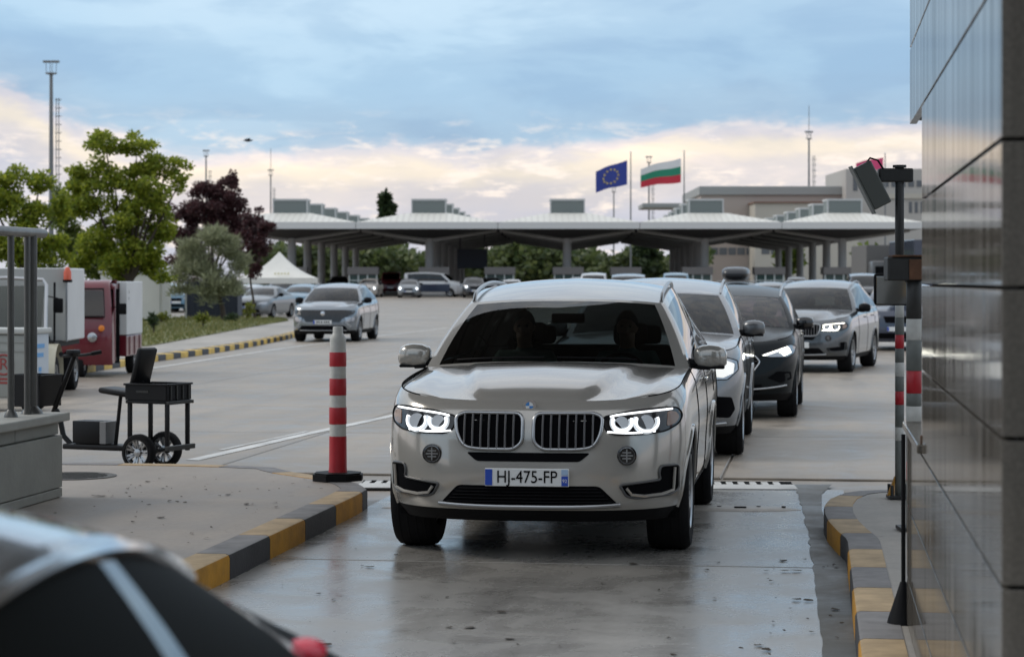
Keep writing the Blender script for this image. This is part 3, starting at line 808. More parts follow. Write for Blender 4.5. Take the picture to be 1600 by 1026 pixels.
# right island beside the booth
rk = [LV(.185, v) for v in (0, 4, 8, 11, 12.6, 13.4, 13.9)]
rk = [(p.x, p.y) for p in rk]+[tuple(G(px, py, KH)[:2]) for px, py in ((1306, 826), (1293, 812), (1287, 799), (1287, 787), (1296, 777), (1316, 769), (1350, 764.5), (1420, 764), (1500, 768), (1590, 779), (1660, 792))]
ri = offset_path(rk, .19, -1)
rso = sheet('pavement', [(p.x, p.y) for p in ri]+[(ri[-1].x+1.2, ri[-1].y-3), (ri[0].x+3, ri[0].y)], KH-.004, M_WALK); struct(rso)
kerb(rso, rk, .20, KH, .82, [M_KGREY, M_YEL], -1, worn=WORN)
# dirty gutter strip between lane slabs and right kerb
gp = [(1240, 757), (1252, 790), (1262, 830), (1272, 880), (1278, 940), (1284, 1026), (1290, 1150), (1420, 1150), (1350, 1026), (1330, 940), (1322, 860), (1312, 838), (1290, 818), (1284, 795), (1284, 772), (1300, 757)]
gl = []
for i, (a, b) in enumerate(gp):
    if i < 6:
        c, d = gp[i+1]
        for q in range(9): gl.append(tuple(G(a+(c-a)*q/9+random.uniform(-2.5, 2.5)+2*math.sin(i*1.3+q*.35), b+(d-b)*q/9)[:2]))
    else: gl.append(tuple(G(a, b)[:2]))
struct(sheet('gutter', gl, .004, M_GUT), 'structure')

# litter: dry flakes and grit on the lane and the island
lit_ = MB(); rl = random.Random(5)
for k in range(190):
    if k < 120: p = LV(rl.uniform(-3.2, 0), rl.uniform(8.5, 14.2), .003) if k < 70 else LV(rl.uniform(-.35, .15), rl.uniform(8.5, 14), .006)
    else: p = LV(rl.uniform(-5.3, -3.7), rl.uniform(13, 17.5), KH)
    r = rl.uniform(.006, .022) if rl.random() < .85 else .035; a0 = rl.uniform(0, 6.28); pts = [(p.x+r*rl.uniform(.5, 1.2)*math.cos(a0+j*1.26), p.y+r*rl.uniform(.5, 1.2)*math.sin(a0+j*1.26), p.z+rl.uniform(.001, .008)) for j in range(5)]
    lit_.add(pts, [(0, 1, 2, 3, 4)])
lo_ = lit_.build('litter', pm('litter_brown', (.05, .04, .03), .9), fix=False); struct(lo_, 'stuff'); tag(lo_, 'small dark flakes and grit scattered on the concrete', 'litter')

# ------------------------------------------------------------------ the white car in the lane
def place(root, car, fx, fy, rz):
    d = Vector((0, car.fa-car.L/2, 0)); d.rotate(Matrix.Rotation(rz, 3, 'Z')); root.location = (fx-d.x, fy-d.y, gz(fy)); root.rotation_euler = (0, 0, rz)
P_WHITE = pm('paint_white', (.42, .402, .368), .18, coat=1.0, metal=.35)
M_GLOW = pm('ring_halo', (.5, .52, .55), .3, emit=.42, ecol=(.88, .95, 1))  # emissive tube imitates the halo round each light ring
M_BAR = pm('grille_satin', (.30, .30, .31), .35, metal=.5)
def bimmer(root, car, paint, lit, full=True):
    sg2 = lambda p: (p, mirr(p))
    # kidneys
    kid = rounded([(.035, .905), (.40, .908), (.455, .885), (.445, .785), (.40, .705), (.30, .692), (.09, .692), (.035, .735)], .05)
    for kp in sg2(kid):
        pl = plate_on(car, 'grille', kp, M_INK, root, .003, .02, .06)
        rim_on(car, 'grille_frame', kp, M_SATIN, pl, .012, .012)
        x0, x1 = min(p[0] for p in kp), max(p[0] for p in kp)
        for k in range(7):
            xx = x0+.03+(x1-x0-.06)*(k+.5)/7; zs = []
            n = len(kp)
            for i in range(n):
                a, b = kp[i-1], kp[i]
                if (a[0]-xx)*(b[0]-xx) < 0: zs.append(a[1]+(b[1]-a[1])*(xx-a[0])/(b[0]-a[0]))
            if len(zs) >= 2:
                z0, z1 = min(zs)+.004, max(zs)-.004; pts = [car.fpt(xx, z0+(z1-z0)*q/5, .012) for q in range(6)]
                mb = MB()
                rows = [[(p.x-.006, p.y-.004, p.z), (p.x, p.y-.016, p.z), (p.x+.006, p.y-.004, p.z), (p.x+.006, p.y+.02, p.z), (p.x-.006, p.y+.02, p.z), (p.x-.006, p.y-.004, p.z)] for p in pts]
                mb.grid(rows).build('grille_bar', M_BAR, pl)
    # headlights
    hl = rounded([(.460, .850), (.462, .890), (.60, .920), (.80, .940), (.895, .938), (.925, .89), (.905, .838), (.83, .797), (.70, .782), (.53, .782), (.478, .805)], .03)
    for sg, hp in ((1, hl), (-1, mirr(hl))):
        h = plate_on(car, 'headlight', hp, M_GBLACK, root, .003, .02, .05)
        rim_on(car, 'lamp_edge', hp, M_BLACK, h, .005, .004)
        for cx, rr in ((.715, .060), (.570, .052)):
            cz = .852
            bowl = MB(); p = car.fpt(sg*cx, cz, .006)
            bowl.lathe([(rr*.80, -.004), (rr*.72, .004), (rr*.35, .010), (.0001, .002)], 24, 'Y', p); bowl.build('projector', M_LENS, h, True, ang=60)
            # open-topped light ring
            arc = [(sg*cx+rr*1.02*math.cos(a)*(1.06 if abs(math.cos(a)) > .7 else 1), cz+.004+rr*.98*math.sin(a)) for a in [R(155)+R(230)*k/22 for k in range(23)]]
            MB().tube([car.fpt(q[0], q[1], .013) for q in arc], .0095, 8).build('light_ring', lit, h, True, ang=80)
            MB().tube([car.fpt(q[0], q[1], .004) for q in arc], .017, 8).build('ring_glow', M_GLOW, h, True, ang=80)
        brow = [(sg*(.50+.36*k/10), .889+.040*(k/10)**.7) for k in range(11)]
        MB().tube([car.fpt(q[0], q[1], .010) for q in brow], .006, 6).build('light_brow', lit, h, True, ang=80)
        low = [(sg*(.485+.28*k/10), .799-.008*math.sin(math.pi*k/10)) for k in range(11)]
        MB().tube([car.fpt(q[0], q[1], .010) for q in low], .006, 6).build('light_strip', lit, h, True, ang=80)
        refl = rounded([(.835, .825), (.84, .918), (.885, .912), (.905, .88), (.885, .84)], .015); refl = refl if sg > 0 else mirr(refl)
        plate_on(car, 'side_reflector', refl, pm('dull_amber', (.30, .20, .15), .25, coat=.5), h, .006, .01, .04)
    # emblem
    p = car.fpt(0, .955, .0); em = MB().lathe([(.041, 0), (.041, -.008), (.036, -.010), (.0001, -.010)], 28, 'Y', p+Vector((0, -.006, 0))).build('emblem', M_GBLACK, root, True)
    MB().lathe([(.042, -.006), (.042, -.011), (.038, -.011)], 28, 'Y', p+Vector((0, -.006, 0))).build('emblem_ring', M_CHROME, em, True)
    for k in range(4):
        mb = MB(); a0 = k*math.pi/2; pts = [p+Vector((0, -.0175, 0))]+[p+Vector((.024*math.cos(a0+math.pi/2*j/6), -.0175, .024*math.sin(a0+math.pi/2*j/6))) for j in range(7)]
        mb.add(pts, [tuple(range(8))]); mb.build('emblem_quarter', M_PLATE if k % 2 == 0 else pm('emblem_blue', (.05, .22, .55), .3), em)
    # fog lamps
    for sg in (1, -1):
        p = car.fpt(sg*.60, .655, .018)
        q = MB().lathe([(.056, .012), (.056, -.004), (.048, -.006), (.046, .0), (.0001, .006)], 28, 'Y', p).build('fog_lamp', M_LAMP, root, True)
        MB().lathe([(.060, .012), (.060, -.006), (.051, -.009), (.050, -.004)], 28, 'Y', p).build('fog_lamp_ring', M_GBLACK, q, True)
        b = MB()
        for dz in (-.018, .0, .018): b.box(p+Vector((0, -.006, dz)), (.075-abs(dz)*1.2, .006, .007))
        b.box(p+Vector((0, -.007, 0)), (.007, .006, .08)); b.build('fog_lamp_bar', M_SATIN, q)
    # slit under the kidneys, lower intake, corner intakes
    slit = rounded([(-.385, .672), (.385, .672), (.32, .618), (-.32, .618)], .02)
    plate_on(car, 'air_slit', slit, M_INK, root, .004, .02, .06)
    low = rounded([(-.44, .470), (.44, .470), (.545, .362), (.52, .350), (-.52, .350), (-.545, .362)], .03)
    lo = plate_on(car, 'lower_intake', low, M_INK, root, .004, .02, .06)
    for k in range(5): MB().tube([car.fpt(-.43-.02*k+(.86+.04*k)*q/14, .452-.02*k, .008) for q in range(15)], .003, 5).build('intake_mesh', M_BLACK, lo)
    MB().tube([car.fpt(-.56+1.12*q/20, .345+.012*abs(-1+q/10)**3, .012) for q in range(21)], [.014]*21, 8).build('bumper_lip', M_SATIN, root, True, ang=80)
    ci = rounded([(.90, .585), (.80, .585), (.79, .535), (.80, .500), (.56, .475), (.60, .405), (.66, .392), (.86, .405), (.90, .43)], .02)
    for sg, cp in ((1, ci), (-1, mirr(ci))):
        c = plate_on(car, 'corner_intake', cp, M_INK, root, .004, .02, .04)
        rim_on(car, 'intake_rim', cp, pm('dark_satin', (.10, .10, .10), .35, metal=.4) , c, .008, .006)
        MB().tube([car.fpt(sg*q[0], q[1], .014) for q in ((.875, .572), (.87, .50), (.865, .43), (.80, .412), (.70, .405), (.63, .415), (.60, .455))], .010, 6).build('intake_fin', paint, c, True)
X5 = dict(clad=.105, crease=.040, crease_u=(.40, .62))
root = thing('white_car', (0, 0, 0), 0, 'pearl white SUV with lit headlights, first in the queue', 'car')
white = Car(res=2, **X5)
dress(white, root, P_WHITE, rails=M_SATIN)
bimmer(root, white, P_WHITE, M_DRL)
number_plate(white, root, .524, 'HJ-475-FP', off=.028, right=True)
WX, WY = .212, 14.62
place(root, white, WX, WY, -AL)
def car_pt(root, x, y, z):
    bpy.context.view_layer.update(); return root.matrix_world @ Vector((x, y, z))
def seat(root, car, sx, shirt, label, hair=.4, driver=True, **k):
    y = car.cowl_y-car.L/2+1.45
    p = car_pt(root, sx, y+.02, .66); return make_person(p, root.rotation_euler.z, shirt, label, hair, driver, **k)
S_TEAL = pm('shirt_teal', (.10, .20, .19), .8); S_GREY = pm('shirt_grey_green', (.22, .28, .25), .8); S_RED = pm('shirt_red', (.35, .06, .06), .8); S_WHT = pm('shirt_white', (.6, .6, .6), .8); S_BLK = pm('shirt_black', (.03, .03, .04), .8)
seat(root, white, .38, S_TEAL, 'person at the steering wheel of the white SUV', .1, True)
seat(root, white, -.38, S_GREY, 'person in the passenger seat of the white SUV, grey-green top', .9, False)
# ------------------------------------------------------------------ the other cars
def front_kit(root, car, paint, hl, hl_lit, grille, bars=0, gframe=None, gmat=None, lowers=(), lit=None, strip=None, plate=None, ptxt=None, emblem=None, barv=False):
    gp = rounded(grille, .03); g = plate_on(car, 'grille', gp, gmat or M_INK, root, .004, .02, .07)
    if gframe: rim_on(car, 'grille_frame', gp, gframe, g, .009, .009, step=.06)
    z0, z1 = min(p[1] for p in gp), max(p[1] for p in gp)
    for k in range(bars):
        z = z0+(z1-z0)*(k+.5)/bars; xs = []
        for i in range(len(gp)):
            a, b = gp[i-1], gp[i]
            if (a[1]-z)*(b[1]-z) < 0: xs.append(a[0]+(b[0]-a[0])*(z-a[1])/(b[1]-a[1]))
        if len(xs) >= 2: MB().tube([car.fpt(min(xs)+.01+(max(xs)-min(xs)-.02)*q/12, z, .008) for q in range(13)], .006, 5).build('grille_bar', M_GBLACK, g, True)
    for sg in (1, -1):
        hp = rounded(hl, .02); hp = hp if sg > 0 else mirr(hp)
        h = plate_on(car, 'headlight', hp, M_LAMP, root, .004, .02, .06)
        rim_on(car, 'lamp_edge', hp, M_BLACK, h, .005, .005, step=.06)
        for lp in hl_lit:
            q = rounded(lp, .008, 2); q = q if sg > 0 else mirr(q); plate_on(car, 'lit_element', q, lit or M_LAMP, h, .009, .004, .06)
    for nm, poly, mat, both in lowers:
        for sg in ((1, -1) if both else (1,)):
            q = rounded(poly, .02); q = q if sg > 0 else mirr(q); plate_on(car, nm, q, mat, root, .005, .02, .07)
    if strip: MB().tube([car.fpt(-strip[0]+2*strip[0]*q/20, strip[1]+strip[2]*abs(-1+q/10)**2.5, .012) for q in range(21)], .012, 6).build('bumper_lip', M_SATIN, root, True, ang=80)
    if emblem:
        p = car.fpt(0, emblem, .012); MB().lathe([(.06, .004), (.06, -.006), (.05, -.010), (.0001, -.010)], 20, 'Y', p).build('emblem', M_CHROME, root, True)
    if plate is not None: number_plate(car, root, plate, ptxt, off=.03)

# silver-grey SUV right behind the white one
P_MB = pm('paint_grey_silver', (.21, .225, .24), .24, metal=.7, coat=1)
mb = Car(L=4.82, W=.968, H=1.75, hood_z=.99, cowl_z=1.16, belt_z=1.20, fa=.87, wb=2.915, wr=.375, rf_z=1.61, af=.72, n=3.0, crease=.02, clad=.10)
root = thing('grey_car', (0, 0, 0), 0, 'silver grey SUV half hidden directly behind the white SUV', 'car')
dress(mb, root, P_MB, rails=M_SATIN, spokes=5, mirror_mat=pm('mirror_dark_grey', (.12, .125, .13), .3, metal=.5, coat=.6))
front_kit(root, mb, P_MB, [(.50, .90), (.62, .96), (.80, .985), (.91, .95), (.92, .86), (.82, .77), (.62, .77)], [[(.60, .81), (.62, .93), (.80, .955), (.88, .92), (.87, .83), (.78, .79)]],
          [(-.42, .93), (.42, .93), (.46, .80), (.36, .68), (-.36, .68), (-.46, .80)], bars=2, gframe=M_CHROME, lit=pm('pearl_lens', (.75, .77, .76), .15, emit=.55, ecol=(1, 1, .95)),
          lowers=[('corner_intake', [(.86, .60), (.62, .62), (.56, .54), (.60, .42), (.84, .40), (.89, .48)], M_INK, True), ('lower_intake', [(-.48, .52), (.48, .52), (.52, .40), (-.52, .40)], M_INK, False)], strip=(.80, .335, .02), plate=.60, emblem=.82)
place(root, mb, 1.36, 22.45, -AL)
seat(root, mb, .38, S_GREY, 'person driving the silver grey SUV behind the white one', .2, True)
# dark SUV
P_TA = pm('paint_dark_slate', (.008, .011, .013), .22, metal=.0, coat=.12, spec=.12)
ta = Car(L=4.735, W=.92, H=1.66, zb=.23, hood_z=.93, cowl_z=1.10, belt_z=1.17, cowl_y=1.22, rf_y=1.98, rf_z=1.53, rr_z=1.55, rr_y=4.25, deck_y=4.5, fa=.92, wb=2.79, wr=.355, af=.85, n=2.7, crease=.03, roof_w=.67, clad=.12, tyre_w=.25)
root = thing('dark_car', (0, 0, 0), 0, 'dark slate SUV with slanted lit headlights, third in the queue', 'car')
dress(ta, root, P_TA, rails=M_SATIN, mirror_mat=M_GBLACK, glass=glassmat('rosy_reflect_glass', (.34, .27, .28), 0, 1.55))  # rosy tint stands for a reddish reflection in the windscreen
front_kit(root, ta, P_TA, [(.46, .80), (.84, .93), (.90, .90), (.88, .82), (.80, .775), (.60, .775)], [[(.50, .802), (.80, .905), (.80, .888), (.52, .79)], [(.70, .84), (.81, .89), (.84, .83), (.76, .79)]],
          [(-.40, .80), (.40, .80), (.47, .72), (.36, .56), (-.36, .56), (-.47, .72)], bars=5, gframe=M_CHROME, lit=M_DRLW,
          lowers=[('corner_intake', [(.56, .52), (.68, .60), (.84, .59), (.85, .50), (.72, .455)], M_INK, True), ('lower_intake', [(-.50, .44), (.50, .44), (.46, .35), (-.46, .35)], M_INK, False)], strip=(.78, .375, .05), plate=.50, emblem=.70)
place(root, ta, 2.74, 28.7, -AL-R(1))
seat(root, ta, .38, S_RED, 'person in red driving the dark slate SUV', .4, True)
# mid grey SUV further back on the right
P_X2 = pm('paint_mid_grey', (.11, .12, .128), .26, metal=.7, coat=1)
x2 = Car(**X5); root = thing('grey_car', (0, 0, 0), 0, 'mid grey SUV with square lit headlights turned slightly aside at right', 'car')
dress(x2, root, P_X2, rails=M_SATIN, mirror_mat=M_BLACK, spokes=7)
bimmer(root, x2, P_X2, M_DRLW)
number_plate(x2, root, .524, None, off=.028)
place(root, x2, 5.55, 42.7, -R(17))
seat(root, x2, .38, S_WHT, 'person in pale top driving the mid grey SUV', .1, True)
# oncoming SUV on the left
P_TU = pm('paint_pale_silver', (.23, .255, .28), .24, metal=.75, coat=1)
tu = Car(L=4.50, W=.932, H=1.64, zb=.22, hood_z=.96, cowl_z=1.09, belt_z=1.16, cowl_y=1.15, rf_y=1.95, rf_z=1.53, rr_y=4.0, rr_z=1.52, deck_y=4.3, fa=.87, wb=2.755, wr=.355, af=.7, n=3.0, crease=.03, roof_w=.66, clad=.14, tyre_w=.24)
root = thing('silver_car', (0, 0, 0), 0, 'pale silver SUV with wide dark grille driving past the striped verge kerb', 'car')
dress(tu, root, P_TU, rails=M_SATIN, mirror_mat=M_BLACK, spokes=5)
front_kit(root, tu, P_TU, [(.60, .70), (.62, .56), (.80, .56), (.88, .64), (.86, .72)], [[(.70, .60), (.70, .68), (.82, .68), (.82, .62)]],
          [(-.88, .88), (-.60, .90), (.60, .90), (.88, .88), (.84, .78), (.56, .66), (.48, .56), (-.48, .56), (-.56, .66), (-.84, .78)], bars=7, lit=M_LAMP, gmat=M_GBLACK,
          lowers=[('lower_intake', [(-.62, .46), (.62, .46), (.70, .34), (-.70, .34)], M_INK, False), ('bumper_blade', [(.58, .60), (.62, .60), (.80, .44), (.74, .42)], M_SATIN, True)], strip=(.66, .33, .0), plate=.56, emblem=.80)
for pl in [c for c in root.children if c.name.startswith('number_plate')]:
    for k, xx in enumerate((-.15, -.09, -.02, .06, .12, .18)): MB().box((xx, tu.fpt(0, .56, .03).y-.0085, .56), (.035, .004, .065)).build('plate_mark', M_INK, pl)
place(root, tu, X(513, 63.7), 63.7, -R(6))
seat(root, tu, .36, S_BLK, 'person driving the pale silver oncoming SUV', .3, True)

# far and half hidden cars: a few shapes, coarser
FAR = {}
def far_car(shape, name, label, px, y, rz, paint, lit=False, group=None, py=None, shift=0.0):
    kinds = dict(sedan=dict(L=4.6, W=.90, H=1.46, zb=.18, hood_z=.78, cowl_z=.98, belt_z=1.02, tail_z=.98, cowl_y=1.2, rf_y=1.95, rf_z=1.37, rr_y=3.35, rr_z=1.33, deck_y=4.0, deck_z=1.03, deck=True, fa=.9, wb=2.7, wr=.32, af=.7, roof_w=.60, rr_w=.56, tyre_w=.22),
                 suv=dict(L=4.5, W=.92, H=1.66, zb=.22, hood_z=.95, cowl_z=1.09, belt_z=1.15, rf_z=1.53, rr_y=4.05, rr_z=1.52, deck_y=4.35, fa=.87, wb=2.7, wr=.35, af=.7, roof_w=.66, tyre_w=.24),
                 hatch=dict(L=4.1, W=.87, H=1.48, zb=.19, hood_z=.82, cowl_z=1.0, belt_z=1.05, cowl_y=.95, rf_y=1.75, rf_z=1.38, rr_y=3.6, rr_z=1.35, deck_y=3.9, fa=.82, wb=2.55, wr=.31, af=.65, roof_w=.60, rr_w=.55, tyre_w=.21),
                 van=dict(L=5.0, W=.95, H=2.0, zb=.22, hood_z=1.02, cowl_z=1.22, belt_z=1.25, cowl_y=.75, cowl_dy=.25, rf_y=1.55, rf_z=1.88, rr_y=4.75, rr_z=1.93, deck_y=4.85, fa=.95, wb=3.0, wr=.34, af=.6, roof_w=.80, rr_w=.78, tyre_w=.23))
    key = (shape, paint.name, lit)
    if key in FAR:
        root = copy_tree(FAR[key]); root.name = name
    else:
        c = Car(res=0, clad=0, **kinds[shape]); root = thing(name, (0, 0, 0), 0, label, 'van' if shape == 'van' else 'car'); FAR[key] = root; root['_L'] = c.L
        dress(c, root, paint, trim=False, interior=False, glass=M_GLASSD, mirror_mat=M_BLACK, spokes=5)
        MB().box((0, .3, c.zb+.5), (c.W*1.5, c.L*.5, .3)).build('seats', M_DARK, root)
        z = c.hood_z
        g = plate_on(c, 'grille', [(-.36, z-.10), (.36, z-.10), (.30, z-.26), (-.30, z-.26)], M_INK, root, .006, .02, .12)
        plate_on(c, 'lower_intake', [(-.45, c.zb+.22), (.45, c.zb+.22), (.5, c.zb+.09), (-.5, c.zb+.09)], M_INK, root, .006, .02, .12)
        for sg in (1, -1):
            hp = [(.44, z-.08), (.76, z-.03), (.80, z-.10), (.74, z-.17), (.46, z-.17)]; hp = hp if sg > 0 else mirr(hp)
            h = plate_on(c, 'headlight', hp, M_LAMP, root, .006, .02, .1)
            if lit: p = c.fpt(sg*.62, z-.115, .012); MB().lathe([(.10, .006), (.09, -.006), (.0001, -.012)], 14, 'Y', p).build('lit_element', M_DRL, h)
            tp = [(.52, c.tail_z-.10), (.80, c.tail_z-.10), (.80, c.tail_z-.26), (.56, c.tail_z-.24)]; tp = tp if sg > 0 else mirr(tp)
            plate_on(c, 'tail_light', tp, M_REDL, root, .006, .02, .1, rear=True)
        number_plate(c, root, c.zb+.32, None, off=.03)
    root.location = (X(px, y)+shift, y, gz(y)-.0); root.rotation_euler = (0, 0, rz); retag(root, label, group)
    if 'group' in root and not group: del root['group']
    return root
C_WHT = pm('paint_far_white', (.48, .49, .50), .3, coat=.8); C_SIL = pm('paint_far_silver', (.20, .215, .23), .3, metal=.6, coat=.8); C_DRK = pm('paint_far_dark', (.025, .028, .034), .25, coat=1)
C_BLU = pm('paint_far_blue', (.05, .12, .24), .3, coat=.8); C_PBL = pm('paint_far_pale_blue', (.11, .22, .31), .3, coat=.8); C_NAV = pm('paint_far_navy', (.018, .028, .055), .3, coat=1); C_RED = pm('paint_far_red', (.16, .015, .02), .3, coat=.8); C_BGE = pm('paint_far_sand', (.42, .39, .36), .3, coat=.8)
far_car('sedan', 'silver_car', 'silver saloon parked behind the young tree on the verge', 414, 104, -R(12), C_SIL)
far_car('hatch', 'white_car', 'white hatchback parked just left of the silver saloon', 388, 110, -R(8), C_WHT)
far_car('hatch', 'pale_blue_car', 'pale blue hatchback between the parked saloon and the oncoming SUV', 472, 112, -R(10), C_PBL)
far_car('suv', 'dark_car', 'navy car parked under the white tent', 444, 132, -R(14), C_NAV)
far_car('hatch', 'pale_blue_car', 'pale blue car seen beside the white hut behind the verge', 262, 118, R(20), C_PBL)
far_car('hatch', 'white_car', 'white car parked beside the navy container, nose towards the hut', 280, 121, R(25), C_WHT)
far_car('hatch', 'sand_car', 'sand coloured car leaving the booths with one bright headlight', 578, 180, -R(5), C_BGE, True)
far_car('hatch', 'silver_car', 'small silver car with both headlights on in front of the plaza', 640, 176, 0, C_SIL, True)
far_car('suv', 'dark_car', 'black SUV with headlights on beside the white SUV roof', 740, 177, R(3), C_DRK, True)
far_car('suv', 'dark_car', 'dark SUV waiting under the left canopy bay', 530, 190, R(2), C_DRK)
far_car('van', 'red_van', 'dark red van deep under the canopy', 612, 205, 0, C_RED)
van = far_car('van', 'white_van', 'blue and white van turning broadside under the canopy', 678, 181, R(78), C_WHT)
for sg in (1, -1): MB().box((sg*.962, .1, .72), (.02, 3.3, .62), bev=.008).build('side_panel', C_NAV, van)
k = 0
for px, y, kind, col, lab in ((768, 186, 'suv', C_SIL, 'silver car in front of the third booth, mostly hidden by the white roof'), (800, 170, 'sedan', C_WHT, 'white saloon roof just above the left end of the white SUV roof'),
        (868, 176, 'hatch', C_SIL, 'silver hatchback roof showing left of the middle column'), (906, 165, 'suv', C_DRK, 'dark SUV roof showing right of the middle column'), (928, 150, 'van', C_WHT, 'white van roof showing over the middle of the white SUV'),
        (982, 112, 'van', C_DRK, 'dark glazed van with rounded roof above the white SUV'), (1056, 150, 'van', C_PBL, 'pale blue van roof left of the black roof box'), (1028, 172, 'sedan', C_WHT, 'white saloon behind the silver grey SUV roof'),
        (1206, 96, 'suv', C_SIL, 'silver car between the roof box car and the mid grey SUV'), (1245, 170, 'suv', C_DRK, 'black car waiting under the right canopy bay'), (1350, 125, 'van', C_DRK, 'black van behind the mid grey SUV at right')):
    far_car(kind, {C_SIL: 'silver_car', C_WHT: 'white_car', C_DRK: 'dark_car', C_PBL: 'pale_blue_van'}[col] if kind != 'van' else 'van', lab, px, y, -R(4), col)
def roof_box(parent, w_, l, h, z, y, mat, name='roof_box'):
    rows = []
    for i in range(13):
        v = -1+2*i/12; k = (1-abs(v)**3.2)**.45 if abs(v) < 1 else .02; row = []
        for j in range(17):
            a = 2*math.pi*j/16; c, s_ = math.cos(a), math.sin(a)
            row.append((w_/2*math.copysign(abs(c)**.6, c)*(.55+.45*k), y+v*l/2, z+h/2+h/2*math.copysign(abs(s_)**.65, s_)*max(k, .12)))
        rows.append(row)
    m = MB().grid(rows); m.f.append(tuple(range(16))); m.f.append(tuple(12*17+j for j in range(16)))
    o = m.build(name, mat, parent, True, ang=70)
    for yy in (y-l*.25, y+l*.25): MB().box((0, yy, z-.02), (1.15, .07, .035), bev=.01).build('roof_bar', M_SATIN, o)
    return o
rb = far_car('suv', 'silver_car', 'silver car carrying a black roof box behind the dark SUV', 1150, 70.5, -R(9), C_SIL)
roof_box(rb, .88, 2.0, .44, 1.72, .1, pm('roof_box_black', (.018, .02, .024), .3, coat=.3))
rb = far_car('suv', 'navy_car', 'navy car with silver roof box at right edge beside the striped post', 1430, 57, -R(12), C_NAV, shift=-.35)
roof_box(rb, .75, 2.0, .36, 1.72, -.3, pm('roof_box_silver', (.5, .52, .54), .25, metal=.6, coat=.8))

# the car that has just passed, close and blurred
P_NR = pm('paint_near_silver', (.50, .52, .54), .16, metal=.9, coat=1)
nc = Car(L=4.45, W=.90, H=1.47, zb=.16, hood_z=.78, cowl_z=.98, belt_z=1.0, tail_z=.92, cowl_y=1.15, rf_y=1.85, rf_z=1.38, rr_y=3.62, rr_z=1.27, rr_w=.50, ez=.06, side_hi=.955, deck_y=4.12, deck_z=.96, deck=True, deck_dy=.10, fa=.9, wb=2.65, wr=.33, af=.7, ar=.75, n=2.4, roof_w=.56, clad=0, tyre_w=.22,
         cabin=[('P', .03), ('G', .42), ('P', .045), ('G', .30), ('P', .03), ('G', .11), ('P', .05)])
root = thing('silver_car', (0, 0, 0), 0, 'blurred silver saloon with round roof passing close at lower left', 'car')
dress(nc, root, P_NR, rails=None, glass=pm('near_black_pane', (.003, .0035, .003), .5, spec=.02), spokes=7, seats=False)  # opaque black panes stand for the dark reflection in the windows
for sg in (1, -1):
    tp = rounded([(.50, .86), (.78, .87), (.84, .80), (.82, .70), (.56, .68)], .04); tp = tp if sg > 0 else mirr(tp)
    t = plate_on(nc, 'tail_light', tp, M_REDL, root, .012, .02, .05, rear=True)
    rim_on(nc, 'tail_light_ring', tp, M_CHROME, t, .012, .012, rear=True)
    pts = [(sg*(p.x+.004), p.y-nc.L/2, p.z+.01) for p in nc.belt]
    top_ = [g[11] for g in nc.gcols[nc.nC-1:nc.nC-1+len(nc.belt)]][1:-5]
    MB().tube([(sg*(p.x+.006), p.y-nc.L/2, p.z) for p in top_], .012, 6).build('window_trim', M_CHROME, root, True)
MB().tube([(-.62+1.24*k/16, nc.L/2-.33-.16*abs(-1+k/8)**2.5, 0.93-.05*abs(-1+k/8)**2) for k in range(17)], .018, 8).build('tail_spoiler', M_CHROME, root, True)
number_plate(nc, root, .62, None, off=.02, rear=True)
nrz = -AL+R(3); p = LV(-1.49, 2.95); d = Vector((0, 3.0-nc.L/2, 0)); d.rotate(Matrix.Rotation(nrz, 3, 'Z'))
root.location = (p.x-d.x, p.y-d.y, 0); root.rotation_euler = (0, 0, nrz)
# red lamp high on the tail, seated on the skin
bpy.context.view_layer.update(); iv = root.matrix_world.inverted()
for px, py in ((478, 1016), (468, 1014), (455, 1012)):
    hit, loc, nor_, _, ob_, _ = sc.ray_cast(bpy.context.evaluated_depsgraph_get(), cam.location, Vector(((px-800)/F, 1, (HY-py)/F)).normalized())
    if hit and ob_.parent == root:
        c_ = iv @ loc
        rows_ = [[(c_.x+.035*math.cos(a)*math.sin(b), c_.y+.035*math.sin(a)*math.sin(b), c_.z+.022*math.cos(b)) for a in [2*math.pi*k/16 for k in range(17)]] for b in [math.pi*k/10 for k in range(11)]]
        MB().grid(rows_).build('tail_lamp', M_REDL, root, True, ang=180); break
